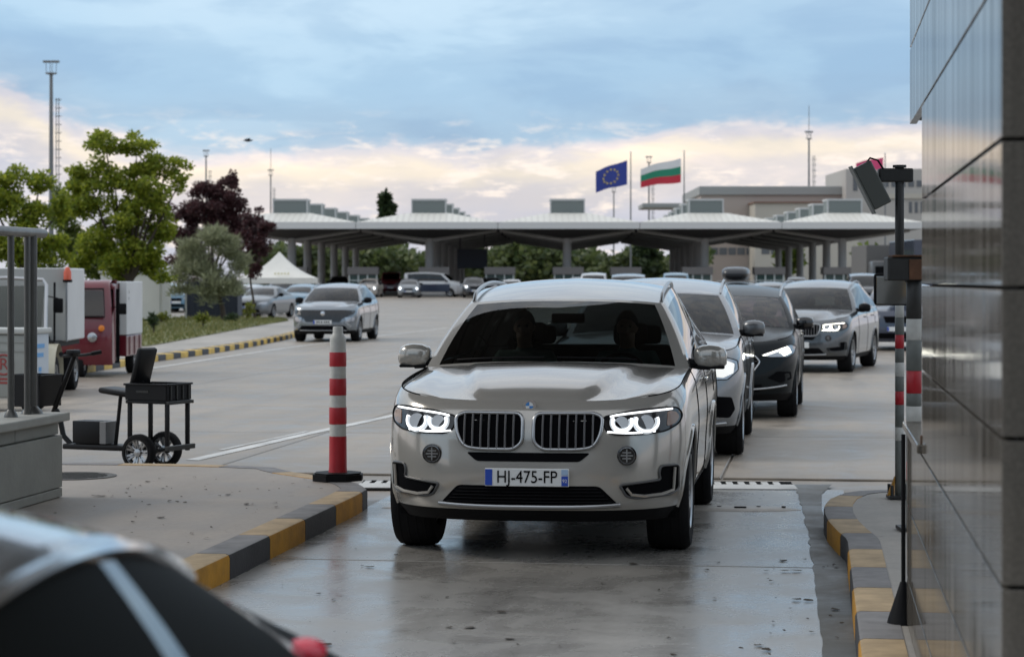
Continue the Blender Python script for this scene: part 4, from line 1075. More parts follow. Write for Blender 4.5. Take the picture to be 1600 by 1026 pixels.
# ------------------------------------------------------------------ checkpoint booth of polished stone, at the right
def stone(name):
    m = bpy.data.materials.new(name); m.use_nodes = True; t = m.node_tree; b = t.nodes['Principled BSDF']; L = t.links.new
    g = t.nodes.new('ShaderNodeNewGeometry')
    def noise(sc_, st, det=5):
        q = t.nodes.new('ShaderNodeMapping'); q.inputs['Scale'].default_value = st; L(g.outputs['Position'], q.inputs[0])
        n = t.nodes.new('ShaderNodeTexNoise'); n.inputs['Scale'].default_value = sc_; n.inputs['Detail'].default_value = det; L(q.outputs[0], n.inputs['Vector']); return n.outputs[0]
    def mr(v, a, b_, c, d):
        r = t.nodes.new('ShaderNodeMapRange'); L(v, r.inputs[0])
        for i, q in enumerate((a, b_, c, d)): r.inputs[i+1].default_value = q
        return r.outputs[0]
    drip = noise(3, (2.6, 2.6, .12)); fleck = noise(90, (1, 1, 1), 2); cl = noise(1.2, (1, 1, 1))
    k = t.nodes.new('ShaderNodeMath'); k.operation = 'MULTIPLY'; L(mr(drip, .3, .7, .62, 1.4), k.inputs[0]); L(mr(fleck, .3, .7, .85, 1.15), k.inputs[1])
    v = t.nodes.new('ShaderNodeVectorMath'); v.operation = 'SCALE'; v.inputs[0].default_value = (.105, .096, .083); L(k.outputs[0], v.inputs['Scale']); L(v.outputs[0], b.inputs['Base Color'])
    a = t.nodes.new('ShaderNodeMath'); a.operation = 'ADD'; L(mr(drip, .35, .75, .025, .10), a.inputs[0]); L(mr(cl, .3, .7, .0, .03), a.inputs[1]); L(a.outputs[0], b.inputs['Roughness'])
    df = t.nodes.new('ShaderNodeBsdfDiffuse'); L(v.outputs[0], df.inputs[0]); mxs = t.nodes.new('ShaderNodeMixShader'); L(mr(drip, .3, .7, .46, .20), mxs.inputs[0]); L(b.outputs[0], mxs.inputs[1]); L(df.outputs[0], mxs.inputs[2]); L(mxs.outputs[0], t.nodes['Material Output'].inputs[0])
    return m
M_STONE = stone('polished_stone')
M_SLOT = pm('joint_dark', (.03, .03, .028), .8)  # plain dark backing colour behind slabs and blocks
UW = .414; V0, VM, VP = 5.14, 8.98, 10.45
booth = thing('booth_building', LV(UW, V0, 0), -AL, 'booth building clad in polished grey stone slabs at the right edge', 'building')
def slabbox(x0, x1, y0, y1, z0, z1):
    MB().box(((x0+x1)/2, (y0+y1)/2, (z0+z1)/2), (x1-x0, y1-y0, z1-z0), bev=.0015).build('stone_slab', M_STONE, booth)
g = .005; rows = [.152, .37, .705, 1.04, 1.374, 1.713, 2.047, 2.42, 2.76, 3.10, 3.44, 3.78, 4.12, 4.46, 4.80]
for z0, z1 in zip(rows, rows[1:]):
    far = VP if z1 <= 1.05 else (VM if z1 <= 2.43 else 10.12)
    slabbox(0, .03, .034, far-V0, z0+g, z1-g)                    # lane face
    slabbox(0, 1.3, 0, .030, z0+g, z1-g); slabbox(1.306, 2.6, 0, .030, z0+g, z1-g)   # end face towards the camera
core = MB(); core.box((1.36, (VM-V0)/2+.02, 2.45), (2.64, VM-V0-.03, 4.6)); core.box((1.36, (VM-V0+VP-V0)/2, .595), (2.64, VP-VM, .885)); core.box((1.36, (VM-V0+10.12-V0)/2, 3.61), (2.64, 10.11-VM, 2.34))
core.build('wall_core', M_SLOT, booth)
MB().box((.10, (VM+VP)/2-V0, 1.065), (.24, VP-VM+.02, .036), bev=.006).build('window_ledge', M_STONE, booth)
MB().box((.012, VM-V0+.03, 1.10), (.035, .035, .035), bev=.004).build('ledge_stop', pm('brown_block', (.09, .05, .03), .7), booth)
# inferred unseen lane canopy, extent cut to shape the light; edge over the drain
can = thing('checkpoint_canopy', LV(0, 2, 0), -AL, 'flat roof inferred over the checkpoint lane, unseen, sized for shade and reflections', 'canopy')
M_CAN = pm('canopy_grey', (.10, .10, .10), .8)
MB().box((-1.9, 13.6, 5.65), (10.4, 7.2, .5), bev=.03).build('roof_slab', M_CAN, can)
for x_, y_ in ((-6.6, 10.6), (3.0, 11.0), (2.9, 15.5)): MB().box((x_, y_, 2.7), (.45, .45, 5.4), bev=.03).build('column', M_CAN, can)

hall2 = thing('shade_hall', LV(-3, -7, 0), -AL, 'dark fronted hall added unseen behind the camera to cut light', 'building')  # unseen hall added behind the camera to darken what faces it
M_HF = pm('hall_front', (.10, .10, .10), .7)
for x0, x1 in ((-16, -5), (1.5, 3.2), (9.0, 16)): MB().box(((x0+x1)/2, -1, 2.3), (x1-x0-.02, .5, 4.6), bev=.02).build('wall', M_HF, hall2)
for x0, x1 in ((-5, 1.5), (3.2, 9)):
    MB().box(((x0+x1)/2, -1, 4.2), (x1-x0-.02, .5, .8), bev=.02).build('lintel', M_HF, hall2); MB().box(((x0+x1)/2, -1.3, 1.9), (x1-x0-.02, .1, 3.8)).build('roller_door', pm('door_grey', (.14, .14, .14), .6), hall2)
MB().box((0, -6, 4.8), (33, 10.6, .4), bev=.05).build('roof', M_HF, hall2)
# ------------------------------------------------------------------ posts at the island
M_RED = pm('red_band', (.42, .012, .022), .42, var=.12, vs=12); M_PWHITE = pm('worn_white', (.52, .52, .49), .5, var=.2, vs=9); M_PGREY = pm('worn_grey', (.13, .14, .13), .5, var=.25, vs=9)
M_STEEL = pm('dark_steel', (.032, .032, .031), .5, metal=.2, var=.2, vs=8); M_RUST = pm('rusty_steel', (.10, .045, .022), .75, var=.5, vs=9)
def banded(root, y, r, bands, n=20):
    for y0, y1, mat in bands:
        z1, z0 = Z(y0, y), Z(y1, y); MB().lathe([(r-.002, z0), (r, z0+.002), (r, z1-.002), (r-.002, z1)], n, 'Z', (0, 0, 0)).build('painted_band' if mat is not M_STEEL else 'pole', mat, root, True, ang=50)
yp = 16.26; post = thing('camera_post', (X(1405.5, yp), yp, 0), 0, 'slim red and white banded post carrying a tilted camera', 'post')
zb_ = [(262, 440, M_STEEL), (440, 473, M_PGREY), (473, 496, M_PWHITE), (496, 523, M_PGREY), (523, 544, M_RED), (544, 566, M_PGREY), (566, 588, M_PWHITE), (588, 611, M_PGREY), (611, 632, M_RED), (632, 667, M_PGREY), (667, 688, M_PWHITE), (688, 774, M_PGREY)]
banded(post, yp, .033, zb_)
MB().box((0, 0, KH+.012), (.17, .17, .024), bev=.004).build('base_plate', M_STEEL, post)
for a in (-1, 1):
    for b in (-1, 1): MB().lathe([(.012, KH+.02), (.012, KH+.10), (.0001, KH+.10)], 8, 'Z', (a*.065, b*.065, 0)).build('anchor_bolt', M_STEEL, post)
q = MB(); q.add([(-.04, -.02, KH+.02), (-.09, -.02, KH+.02), (-.035, -.02, KH+.16), (-.04, .02, KH+.02), (-.09, .02, KH+.02), (-.035, .02, KH+.16)], [(0, 1, 2), (5, 4, 3), (0, 3, 4, 1), (1, 4, 5, 2), (2, 5, 3, 0)]); q.build('gusset', M_YEL, post)
s_ = F/yp
MB().box((-.03, 0, Z(274, yp)), (.25, .09, .10), bev=.012).build('mount_arm', M_STEEL, post)
MB().lathe([(.05, Z(262, yp)), (.05, Z(258, yp)), (.0001, Z(258, yp))], 16, 'Z').build('post_cap', M_STEEL, post)
CS = .84
camt = thing('security_camera', (X(1361, yp), yp-.02, Z(290, yp)), 0, 'grey box camera tilted down on top of the banded post', 'camera')
camt.scale = (CS, CS, CS)
M_CAMG = pm('camera_grey', (.10, .105, .095), .4, metal=.2)
ta_ = R(-27)
MB().box((0, 0, 0), (.165, .15, .40), ry=ta_, bev=.012).build('housing', M_CAMG, camt)
MB().box((.09*math.cos(ta_)*-1.0, 0, -.09*math.sin(ta_)*-1), (.012, .17, .46), ry=ta_, bev=.004).build('sun_shield', pm('camera_shield', (.15, .16, .145), .4), camt)
MB().tube([(-.05, -.03, .19), (-.02, -.04, .235), (.05, -.03, .215), (.10, -.02, .14), (.14, 0, .09)], .009, 6).build('cable', M_BLACK, camt, True)
yt = 14.2; p2 = thing('mirror_post', (X(1428, yt), yt, 0), 0, 'thick banded post with rusty junction box beside the booth', 'post')
banded(p2, yt, .049, [(438, 498, M_STEEL), (498, 531, M_PWHITE), (531, 579, M_PGREY), (579, 614, M_RED), (614, 634, M_PGREY), (634, 660, M_PWHITE), (660, 720, M_PGREY), (720, 750, M_RED), (750, 822, M_PGREY)])
MB().box((0, 0, KH+.012), (.2, .2, .024), bev=.004).build('base_plate', M_STEEL, p2)
MB().box((-.06, 0, Z(420, yt)), (.24, .16, .15), bev=.01).build('junction_box', M_STEEL, p2)
MB().box((.03, -.086, Z(421, yt)), (.15, .012, .13), bev=.006).build('rusty_cover', M_RUST, p2)
MB().box((-.02, 0, Z(400, yt)), (.26, .19, .012), bev=.003).build('box_lid', M_RUST, p2)
ym = 14.75; mr_ = thing('inspection_mirror', (X(1401, ym), ym, Z(452, ym)), -R(12), 'black framed traffic mirror fixed beside the thick post', 'mirror')
mr_.rotation_euler.x = R(12)
MB().box((0, 0, 0), (.30, .05, .215), bev=.022).build('frame', M_BLACK, mr_, True)
MB().box((0, -.023, 0), (.262, .008, .188), bev=.003).build('mirror_glass', pm('mirror_face', (.30, .32, .33), .06, metal=1), mr_)
MB().tube([(.06, .0, .06), (.12, -.25, .10), (.13, -.45, .12)], .014, 8).build('bracket', M_STEEL, mr_)
thin = thing('slim_rod', LV(.40, VP+.05, 0), -AL, 'thin black upright rod with cone foot at the stone plinth end', 'rod')
MB().tube([(0, 0, KH), (0, 0, 1.02)], .010, 8).build('rod', M_BLACK, thin); MB().lathe([(.075, KH), (.07, KH+.02), (.014, KH+.19), (.0001, KH+.19)], 14, 'Z').build('cone_foot', M_BLACK, thin, True)

# ------------------------------------------------------------------ bollard on the left island
yb = 17.75; bo = thing('bollard', (X(528, yb), yb, KH), 0, 'red and white traffic post on an octagonal black rubber base', 'bollard')
oct_ = [(.21*math.cos(R(22.5)+k*math.pi/4), .21*math.sin(R(22.5)+k*math.pi/4)) for k in range(8)]
q = MB(); q.prism(oct_, 0, .05); q2 = [(x_*.92, y_*.92) for x_, y_ in oct_]; q.prism(q2, .05, .062); q.build('rubber_base', M_BLACK, bo)
def zz(y): return Z(y, yb)-KH
MB().lathe([(.072, .06), (.068, .09), (.066, zz(681)), (.064, zz(560)), (.064, zz(531)), (.060, zz(526)), (.045, zz(522)), (.040, zz(519)), (.040, zz(512)), (.036, zz(510)), (.0001, zz(510))], 28, 'Z').build('tube', M_PWHITE, bo, True, ang=50)
for y0, y1 in ((550, 572), (591, 617), (636, 662), (681, 737)):
    r0 = .0665 if y0 < 600 else .0685 if y0 < 680 else .070
    MB().lathe([(r0, zz(y1)), (r0+.001, zz(y1)+.003), (r0+.001, zz(y0)-.003), (r0, zz(y0))] if y0 < 680 else [(.0745, zz(y1)), (.0705, zz(y1)+.04), (.0685, zz(y0))], 28, 'Z').build('red_band', M_RED, bo, True)

# ------------------------------------------------------------------ wall with railing, left
M_WBLK = pm('wall_concrete', (.27, .275, .25), .7, var=.14, vs=2.5, bump=.25, bs=25); M_WCAP = pm('wall_cap', (.34, .34, .31), .65, var=.14, vs=3)
UL, VL = -5.48, 15.82
wl = thing('low_wall', LV(UL, VL, 0), -AL, 'low concrete block wall with projecting cap at the left edge', 'wall')
MB().box((-.2, -5, .42), (.26, 9.96, .55)).build('wall_core', M_SLOT, wl)
for z0, z1, st in ((.151, .215, 1.6), (.221, .60, 1.35), (.606, .70, .9)):
    y = 0.0; k = 0
    while y > -10:
        MB().box((-.19, y-st/2, (z0+z1)/2), (.40 if z1 < .65 else .34, st-.006, z1-z0), bev=.006).build('block', M_WBLK, wl); y -= st
y = .03
while y > -10: MB().box((-.19, y-.75, .735), (.50, 1.494, .062), bev=.01).build('cap_stone', M_WCAP, wl); y -= 1.5
M_RAIL = pm('rail_steel', (.10, .10, .095), .35, metal=.6, var=.15, vs=6)
ra = thing('handrail', LV(UL-.15, 0, 0), -AL, 'grey tubular steel handrail standing on the low wall', 'railing')
def vpost(px):                           # where a pixel column meets the rail line
    t = (px-800)/F; return (UL-.15)/(t*CA-SA)
def vl(px): y_ = vpost(px); return X(px, y_)*SA+y_*CA
for px, r in ((17, .024), (50, .038), (-60, .024), (-160, .024), (-300, .024)):
    v = vl(px); MB().tube([(0, v, .76), (0, v, 2.05)], r, 12).build('post', M_RAIL, ra, True); MB().lathe([(r*2.1, .766), (r*1.9, .785), (r*1.05, .82)], 14, 'Z', (0, v, 0)).build('post_foot', M_RAIL, ra, True)
v = vl(50); MB().tube([(.0, v-.10, .76), (.0, v-.10, 2.05)], .022, 10).build('post', M_RAIL, ra, True)
MB().tube([(0, 6, 2.075), (0, vl(60), 2.075), (0, vl(68), 2.075)], [.036, .036, .034], 14).build('top_rail', pm('rail_worn', (.22, .22, .21), .4, metal=.5, var=.3, vs=8), ra, True, ang=60)

# ------------------------------------------------------------------ drain, threshold, manhole, painted lines
yd = F*HC/(757-HY); dr = thing('drain_grate', (0, yd, 0), -AL*.3, 'slotted metal drain channel across the lane', 'drain')
xa, xb = X(560, yd), X(1240, yd)
MB().box(((xa+xb)/2, .36, -.004), (xb-xa, .03, .014)).build('frame_bar', M_STEEL, dr); MB().box(((xa+xb)/2, -.36, -.004), (xb-xa, .03, .014)).build('frame_bar', M_STEEL, dr)
MB().box(((xa+xb)/2, 0, -.012), (xb-xa, .70, .012)).build('channel', M_INK, dr)
MB().box(((xa+xb)/2, -.14, .000), (xb-xa, .40, .012), bev=.003).build('grate_plate', M_WPAINT, dr)
bm_ = MB().box((0, 0, 0), (.055, .24, .012), bev=.003).build('slot_bar', M_WPAINT, dr).data; first = dr.children[-1]; n = int((xb-xa)/.1)
for k in range(n):
    o = first if k == 0 else link('slot_bar', bm_, dr)
    o.location = (xa+(k+.5)*.1, .19, .0)
yh = F*HC/(794-HY); hp = thing('floor_threshold', (0, yh, 0), -AL*.35, 'low metal threshold strip across the lane in front of the drain', 'threshold')
M_THR = pm('threshold_metal', (.36, .34, .31), .45, metal=.3, var=.25, vs=3)
xa, xb = X(596, yh), X(1250, yh); q = MB()
rows_ = []
for k in range(21):
    x_ = xa+(xb-xa)*k/20; e = min(1, (k+.15)/1.5, (20-k+.15)/1.5); rows_.append([(x_, -.13*e, .001), (x_, -.09*e, .016*e+.001), (x_, .09*e, .022*e+.001), (x_, .13*e, .001)])
q.grid(rows_).build('strip', M_THR, hp, True)
MB().box((X(1155, yh), -.03, .022), (.09, .05, .008)).build('slot', M_INK, hp)
for px in (1123, 1184, 1223): MB().lathe([(.016, .014), (.016, .026), (.0001, .026)], 8, 'Z', (X(px, yh), .03, 0)).build('bolt', M_STEEL, hp)
mc = G(112, 743, KH); mh = thing('manhole_cover', (mc.x, mc.y, KH-.003), 0, 'round dark manhole cover set in the left island', 'manhole')
MB().lathe([(.36, -.004), (.36, .006), (.33, .008), (.32, .003), (.0001, .003)], 32, 'Z').build('lid', pm('cast_iron', (.07, .068, .062), .6), mh)
for k in range(7): MB().box((0, -.24+.08*k, .005), (2*math.sqrt(.30**2-(.24-.08*k)**2)*.95, .02, .006)).build('rib', pm('cast_iron', (.07, .068, .062), .6), mh)
def pline(name, pts, w_):
    m = MB(); P = [G(*p) for p in pts]; rows_ = []
    for i, p in enumerate(P):
        a, b = P[max(0, i-1)], P[min(len(P)-1, i+1)]; q = (b-a).normalized(); n_ = Vector((-q.y, q.x, 0)); rows_.append([(p+n_*w_/2+Vector((0, 0, .005)))[:], (p-n_*w_/2+Vector((0, 0, .005)))[:]])
    return struct(m.grid(rows_).build(name, M_WPAINT))
pline('lane_marking', [(300, 719), (380, 701), (470, 680), (560, 661), (625, 647)], .14)
pline('lane_marking', [(226, 577), (330, 561), (430, 546), (520, 534), (600, 524), (700, 512)], .12)
pline('lane_marking', [(620, 492), (760, 473)], .14)
pline('lane_marking', [(345, 703), (420, 687), (480, 674)], .05)

# ------------------------------------------------------------------ cargo scooter on the left island's far side
ys = 20.55; sc_ = thing('cargo_scooter', (X(238, ys), ys, 0), -R(24), 'black three-wheeled seat scooter with crate on a rear rack', 'scooter')
M_SB = pm('scooter_black', (.007, .007, .008), .42, spec=.25)
add = lambda nm, mb, mat=M_SB, par=None, sm=True: mb.build(nm, mat, par or sc_, sm, ang=40)
tyre = MB().lathe([(.115, -.035), (.125, -.05), (.155, -.045), (.168, -.02), (.168, .02), (.155, .045), (.125, .05), (.115, .035), (.112, -.035)], 32, 'Y', caps=False)
spk = MB()
for k in range(7):
    a = 2*math.pi*k/7; c, s__ = math.cos(a), math.sin(a); q = Vector((-s__, 0, c))*.011; p0 = Vector((c*.03, -.02, s__*.03)); p1 = Vector((c*.112, -.034, s__*.112))
    for d_ in (-.10, .10):
        p1 = Vector((math.cos(a+d_*1.6)*.112, -.034, math.sin(a+d_*1.6)*.112)); spk.add([p0-q, p0+q, p1+q*.8, p1-q*.8, p0-q+Vector((0, .02, 0)), p0+q+Vector((0, .02, 0)), p1+q+Vector((0, .02, 0)), p1-q+Vector((0, .02, 0))], [(0, 1, 2, 3), (7, 6, 5, 4), (0, 3, 7, 4), (1, 5, 6, 2), (3, 2, 6, 7)])
spk.lathe([(.035, .02), (.035, -.03), (.0001, -.035)], 14, 'Y')
wm = []
for yy in (-.22, .22, 9):
    w_ = link('wheel', tyre.build('wheel', M_RUB, None, True, ang=40).data if not wm else wm[0], sc_, ((0 if yy < 1 else -1.22), (yy if yy < 1 else 0), .168))
    if not wm:
        tmp = [o for o in bpy.data.objects if o.data == w_.data and o != w_]
        for o in tmp: bpy.data.objects.remove(o)
        wm = [w_.data, spk.build('spokes', M_ALU, w_).data, MB().lathe([(.117, -.036), (.122, -.042), (.117, -.04), (.108, -.02)], 32, 'Y', caps=False).build('rim', M_ALU, w_, True).data]
    else:
        link('spokes', wm[1], w_); link('rim', wm[2], w_)
add('axle', MB().tube([(0, -.2, .168), (0, .2, .168)], .018, 8))
add('deck', MB().box((-.52, 0, .19), (.78, .24, .05), bev=.012)); add('swing_arm', MB().box((-.10, 0, .18), (.24, .14, .07), bev=.012))
bx = add('battery_box', MB().box((-.66, 0, .325), (.30, .20, .21), bev=.006)); MB().box((-.475, 0, .325), (.07, .20, .205), bev=.004).build('grey_side', pm('battery_grey', (.20, .20, .20), .5), bx)
add('seat_post', MB().tube([(-.40, 0, .2), (-.345, 0, .66)], .018, 8)); add('seat', MB().box((-.33, 0, .70), (.36, .27, .055), ry=R(7), bev=.024))
add('backrest', MB().box((-.095, 0, .94), (.06, .28, .36), ry=R(15), bev=.026)); add('back_bracket', MB().tube([(-.2, 0, .68), (-.13, 0, .70), (-.10, 0, .80)], .014, 6))
for x_, y_ in ((-.13, -.17), (-.13, .17), (.27, -.17), (.27, .17)): add('rack_leg', MB().box((x_, y_, .42), (.035, .035, .42 if x_ < 0 else .50), bev=.004))
add('rack_frame', MB().box((.07, 0, .625), (.46, .40, .03), bev=.006)); MB().box((.30, 0, .21), (.04, .46, .045), bev=.006).build('rear_bar', M_STEEL, sc_); MB().box((.30, 0, .62), (.03, .42, .03), bev=.004).build('rear_bar', M_STEEL, sc_)
cr = thing('plastic_crate', (0, 0, 0), 0, 'black plastic crate riding on the scooter rack', 'crate'); cr.location = sc_.matrix_world @ Vector((0, 0, 0)); cr.location = sc_.location; cr.rotation_euler = sc_.rotation_euler
for x_ in (-.155, .285): MB().box((x_, 0, .71), (.014, .40, .135), bev=.003).build('end_panel', M_SB, cr)
for y_ in (-.20, .20): MB().box((.065, y_, .71), (.43, .014, .135), bev=.003).build('side_panel', M_SB, cr)
MB().box((.065, 0, .648), (.43, .39, .012)).build('base', M_SB, cr)
for y_ in (-.205, .205): MB().box((.065, y_, .785), (.47, .03, .018), bev=.004).build('rim', M_SB, cr)
for x_ in (-.16, .29): MB().box((x_, 0, .785), (.03, .40, .018), bev=.004).build('rim', M_SB, cr)
MB().box((.03, -.209, .72), (.13, .006, .02)).build('handle_slot', M_STEEL, cr)
for k in range(4): MB().box((.296, -.15+.1*k, .71), (.012, .02, .13)).build('rib', M_STEEL, cr)
add('neck', MB().tube([(-.88, 0, .19), (-.98, 0, .28), (-1.02, 0, .45), (-1.06, 0, .52)], .026, 8)); add('steering_column', MB().tube([(-1.17, 0, .32), (-.86, 0, 1.02)], .024, 8)); add('fork', MB().tube([(-1.22, .06, .17), (-1.17, .05, .34), (-1.17, -.05, .34), (-1.22, -.06, .17)], .014, 6))
add('handlebar', MB().tube([(-.80, -.30, 1.05), (-.86, -.18, 1.03), (-.86, .18, 1.03), (-.80, .30, 1.05)], .015, 8)); add('display', MB().box((-.87, 0, 1.06), (.09, .12, .05), bev=.012))
for y_ in (-.27, .27): add('grip', MB().tube([(-.78, y_*1.18, 1.055), (-.83, y_*.9, 1.04)], .021, 8))
bs = MB()
for x_ in (-1.46, -1.14): bs.box((x_, 0, .70), (.012, .34, .30), ry=R(-10) if x_ < -1.3 else R(10))
for y_ in (-.17, .17): bs.box((-1.30, y_, .70), (.34, .012, .30))
bs.box((-1.30, 0, .56), (.28, .34, .012)); bs.build('front_basket', M_SB, sc_)

# ------------------------------------------------------------------ grey bin on castors, box cart, red three-wheeler
yn = 29.6; gb = thing('wheeled_bin', (X(5, yn)-.1, yn+.3, 0), -R(8), 'pale grey wheeled bin with a red ringed letter R', 'bin')
M_BING = pm('bin_grey', (.30, .31, .29), .55, var=.1, vs=3); M_BINB = pm('bin_blue_panel', (.48, .53, .58), .5, var=.08, vs=4)
MB().box((0, 0, .60), (1.10, .62, .84), bev=.03).build('tub', M_BING, gb, True); MB().box((0, 0, 1.06), (1.18, .70, .075), bev=.02).build('rim', pm('bin_rim', (.45, .46, .44), .5), gb, True)
MB().box((.555, 0, .62), (.012, .58, .80), bev=.004).build('side_sticker', M_BINB, gb)
M_BLT = pm('blue_print', (.12, .33, .62), .5)
for k, (zc, w_) in enumerate(((.86, .34), (.74, .26), (.55, .10), (.48, .10))): MB().box((.563, -.05, zc), (.006, w_, .055)).build('print_mark', M_BLT, gb)
for z_ in (.80, .92): MB().box((0, -.315, z_), (1.04, .012, .02)).build('rib', M_BING, gb)
for x_ in (-.45, .45):
    for y_ in (-.22, .22): MB().lathe([(.085, -.02), (.09, 0), (.085, .02), (.0001, .02)], 16, 'Y', (x_, y_, .09)).build('castor', M_RUB, gb)
M_LOGO = pm('red_print', (.30, .05, .045), .5)
rg = MB().tube([(.16+.13*math.cos(a), -.318, .62+.13*math.sin(a)) for a in [2*math.pi*k/28 for k in range(28)]], .014, 6, True).build('printed_ring', M_LOGO, gb, True)
text_mesh('printed_letter', 'R', .22, M_LOGO, gb, (.16, -.316, .62), depth=.004)
for k, w_ in enumerate((.16, .26)): MB().box((.16, -.313, .43-.05*k), (w_, .006, .028)).build('print_mark', M_LOGO, gb)
yc_ = 34.0; ct = thing('box_cart', (-7.60, yc_+.0, 0), R(2), 'white box cargo cart with orange beacon and cream fender', 'cart')
M_BOXW = pm('cart_box_white', (.62, .63, .63), .45, var=.06, vs=2); M_BOXG = pm('cart_box_dim', (.40, .405, .39), .5, var=.06, vs=2)  # dim front face of the white box put into a darker colour
MB().box((-.05, 1.25, 1.36), (1.66, 1.7, 1.12), bev=.02).build('cargo_box', M_BOXW, ct); MB().box((-.05, .39, 1.36), (1.64, .012, 1.10)).build('box_front', M_BOXG, ct)
for x_ in (-.87, .77): MB().box((x_, .40, 1.36), (.03, .04, 1.14), bev=.006).build('corner_post', M_SATIN, ct)
MB().box((-.05, .9, .76), (1.5, 2.4, .09), bev=.01).build('chassis', M_BLACK, ct)
M_CREAM = pm('cream_body', (.50, .47, .36), .35, coat=.5)
for x_ in (-.72, .62):
    rows_ = [[(x_-.16*1, -.35+.50*math.cos(a)*.8, .34+.44*math.sin(a)) for a in [R(-5)+R(190)*k/14 for k in range(15)]], [(x_+.16, -.35+.50*math.cos(a)*.8, .34+.44*math.sin(a)) for a in [R(-5)+R(190)*k/14 for k in range(15)]]]
    MB().grid(rows_).build('fender', M_CREAM, ct, True)
    add_wheel(ct, x_+(.02 if x_ > 0 else -.02), -.35, .30, .30, .2, .17, 5, 'Y', 0); add_wheel(ct, x_+(.02 if x_ > 0 else -.02), 1.5, .30, .30, .2, .17, 5, 'Y', 0)
MB().box((-.05, -.62, .62), (1.30, .36, .52), bev=.10).build('front_body', M_CREAM, ct, True); MB().box((-.05, -.1, .42), (1.2, .9, .06)).build('floor', M_BLACK, ct)
MB().box((-.05, .22, .82), (1.15, .45, .14), bev=.05).build('seat', M_BLACK, ct, True)
MB().tube([(-.78, -.62, .95), (-.76, -.30, 1.66), (-.70, -.24, 1.74), (-.05, -.22, 1.77), (.52, -.24, 1.74), (.58, -.30, 1.66), (.62, -.62, .95)], .028, 8).build('cab_frame', M_SATIN, ct, True)
MB().box((-.08, -.42, 1.33), (1.26, .012, .68), rx=R(-22)).build('windscreen', glassmat('cart_screen', (.5, .52, .5), .02, 1.45), ct)
MB().tube([(.68, -.18, .8), (.68, -.16, 1.70)], .018, 6).build('beacon_post', M_BLACK, ct)
bc = MB().lathe([(.07, 1.70), (.075, 1.74), (.0001, 1.74)], 14, 'Z', (.80, .30, 0)).build('beacon_base', M_BLACK, ct); MB().lathe([(.062, 1.74), (.06, 1.86), (.03, 1.93), (.0001, 1.94)], 14, 'Z', (.80, .30, 0)).build('beacon_lens', pm('beacon_orange', (.62, .09, .03), .2, coat=.5), bc, True)
MB().box((.74, -.20, 1.35), (.15, .05, .22), bev=.02).build('side_mirror', M_BLACK, ct, True); MB().tube([(.56, -.30, 1.5), (.74, -.2, 1.46)], .010, 6).build('mirror_arm', M_BLACK, ct)
yr_ = 40.2; tk = thing('cargo_tricycle', (-7.70, yr_+.4, 0), R(0), 'dark red three-wheeled cargo vehicle with white box', 'tricycle')
M_CRIM = pm('crimson_paint', (.13, .007, .017), .3, coat=.6, var=.1, vs=3)
prof = [(-.62, .22), (-.70, .40), (-.72, .75), (-.66, 1.05), (-.48, 1.58), (-.40, 1.68), (-.10, 1.74), (.32, 1.74), (.36, 1.66), (.36, .22)]
q = MB(); rows_ = []
for y_, z_ in prof:
    hw = .56 if z_ < 1.2 else .56-.10*(z_-1.2)/.54; rows_.append([(-hw, y_+.09, z_), (-hw*.93, y_+.02, z_), (-hw*.6, y_-.03, z_), (0, y_-.05, z_), (hw*.6, y_-.03, z_), (hw*.93, y_+.02, z_), (hw, y_+.09, z_)])
q.grid(rows_[:-1]); q.build('cab', M_CRIM, tk, True, ang=50)
for sg in (-1, 1):
    MB().add([(sg*.555, -.55, .25), (sg*.555, -.30, .25), (sg*.545, -.30, 1.2), (sg*.545, -.52, 1.12)], [(0, 1, 2, 3)]).build('cab_side', M_CRIM, tk)
    MB().box((sg*.50, .02, 1.62), (.05, .7, .10), bev=.02).build('roof_edge', M_CRIM, tk, True); MB().box((sg*.54, -.26, .95), (.04, .06, 1.35), bev=.012).build('door_post', M_CRIM, tk, True)
MB().box((0, .32, .95), (1.06, .05, 1.45)).build('rear_bulkhead', M_BLACK, tk); MB().box((0, .0, .30), (1.0, .7, .06)).build('floor', M_BLACK, tk); MB().box((0, .12, .66), (.8, .36, .14), bev=.05).build('seat', M_BLACK, tk, True)
MB().add([(-.44, -.735, 1.10), (.44, -.735, 1.10), (.39, -.575, 1.56), (-.39, -.575, 1.56)], [(0, 1, 2, 3)]).build('windscreen', M_GLASSD, tk)
rimw = MB().tube([(-.45, -.735, 1.08), (.45, -.735, 1.08), (.40, -.57, 1.58), (-.40, -.57, 1.58)], .016, 6, True).build('screen_seal', M_BLACK, tk)
for sg in (-1, 1):
    p = MB().lathe([(.055, .02), (.055, -.012), (.03, -.022), (.0001, -.022)], 14, 'Y', (sg*.40, -.765, .88)).build('indicator', M_AMB, tk, True)
    MB().box((sg*.72, -.45, 1.22), (.14, .05, .20), bev=.02).build('side_mirror', M_BLACK, tk, True); MB().tube([(sg*.53, -.42, 1.25), (sg*.70, -.44, 1.26)], .011, 6).build('mirror_arm', M_BLACK, tk)
    MB().lathe([(.085, .02), (.085, -.02), (.06, -.032), (.0001, -.036)], 16, 'Y', (sg*.24, -.78, .72)).build('headlight', M_LAMP, tk, True)
fw = MB().lathe([(.15, -.05), (.16, -.065), (.23, -.06), (.25, -.03), (.25, .03), (.23, .06), (.16, .065), (.15, .05), (.12, .0)], 24, 'X', (0, -.48, .25)).build('wheel', M_RUB, tk, True)
MB().lathe([(.0001, -.04), (.15, -.045), (.15, .045), (.0001, .04)], 18, 'X', (0, -.48, .25)).build('hub', M_ALU, fw)
for sg in (-1, 1): add_wheel(tk, sg*.55, 1.45, .25, .25, .15, .15, 5, 'Y', 0)
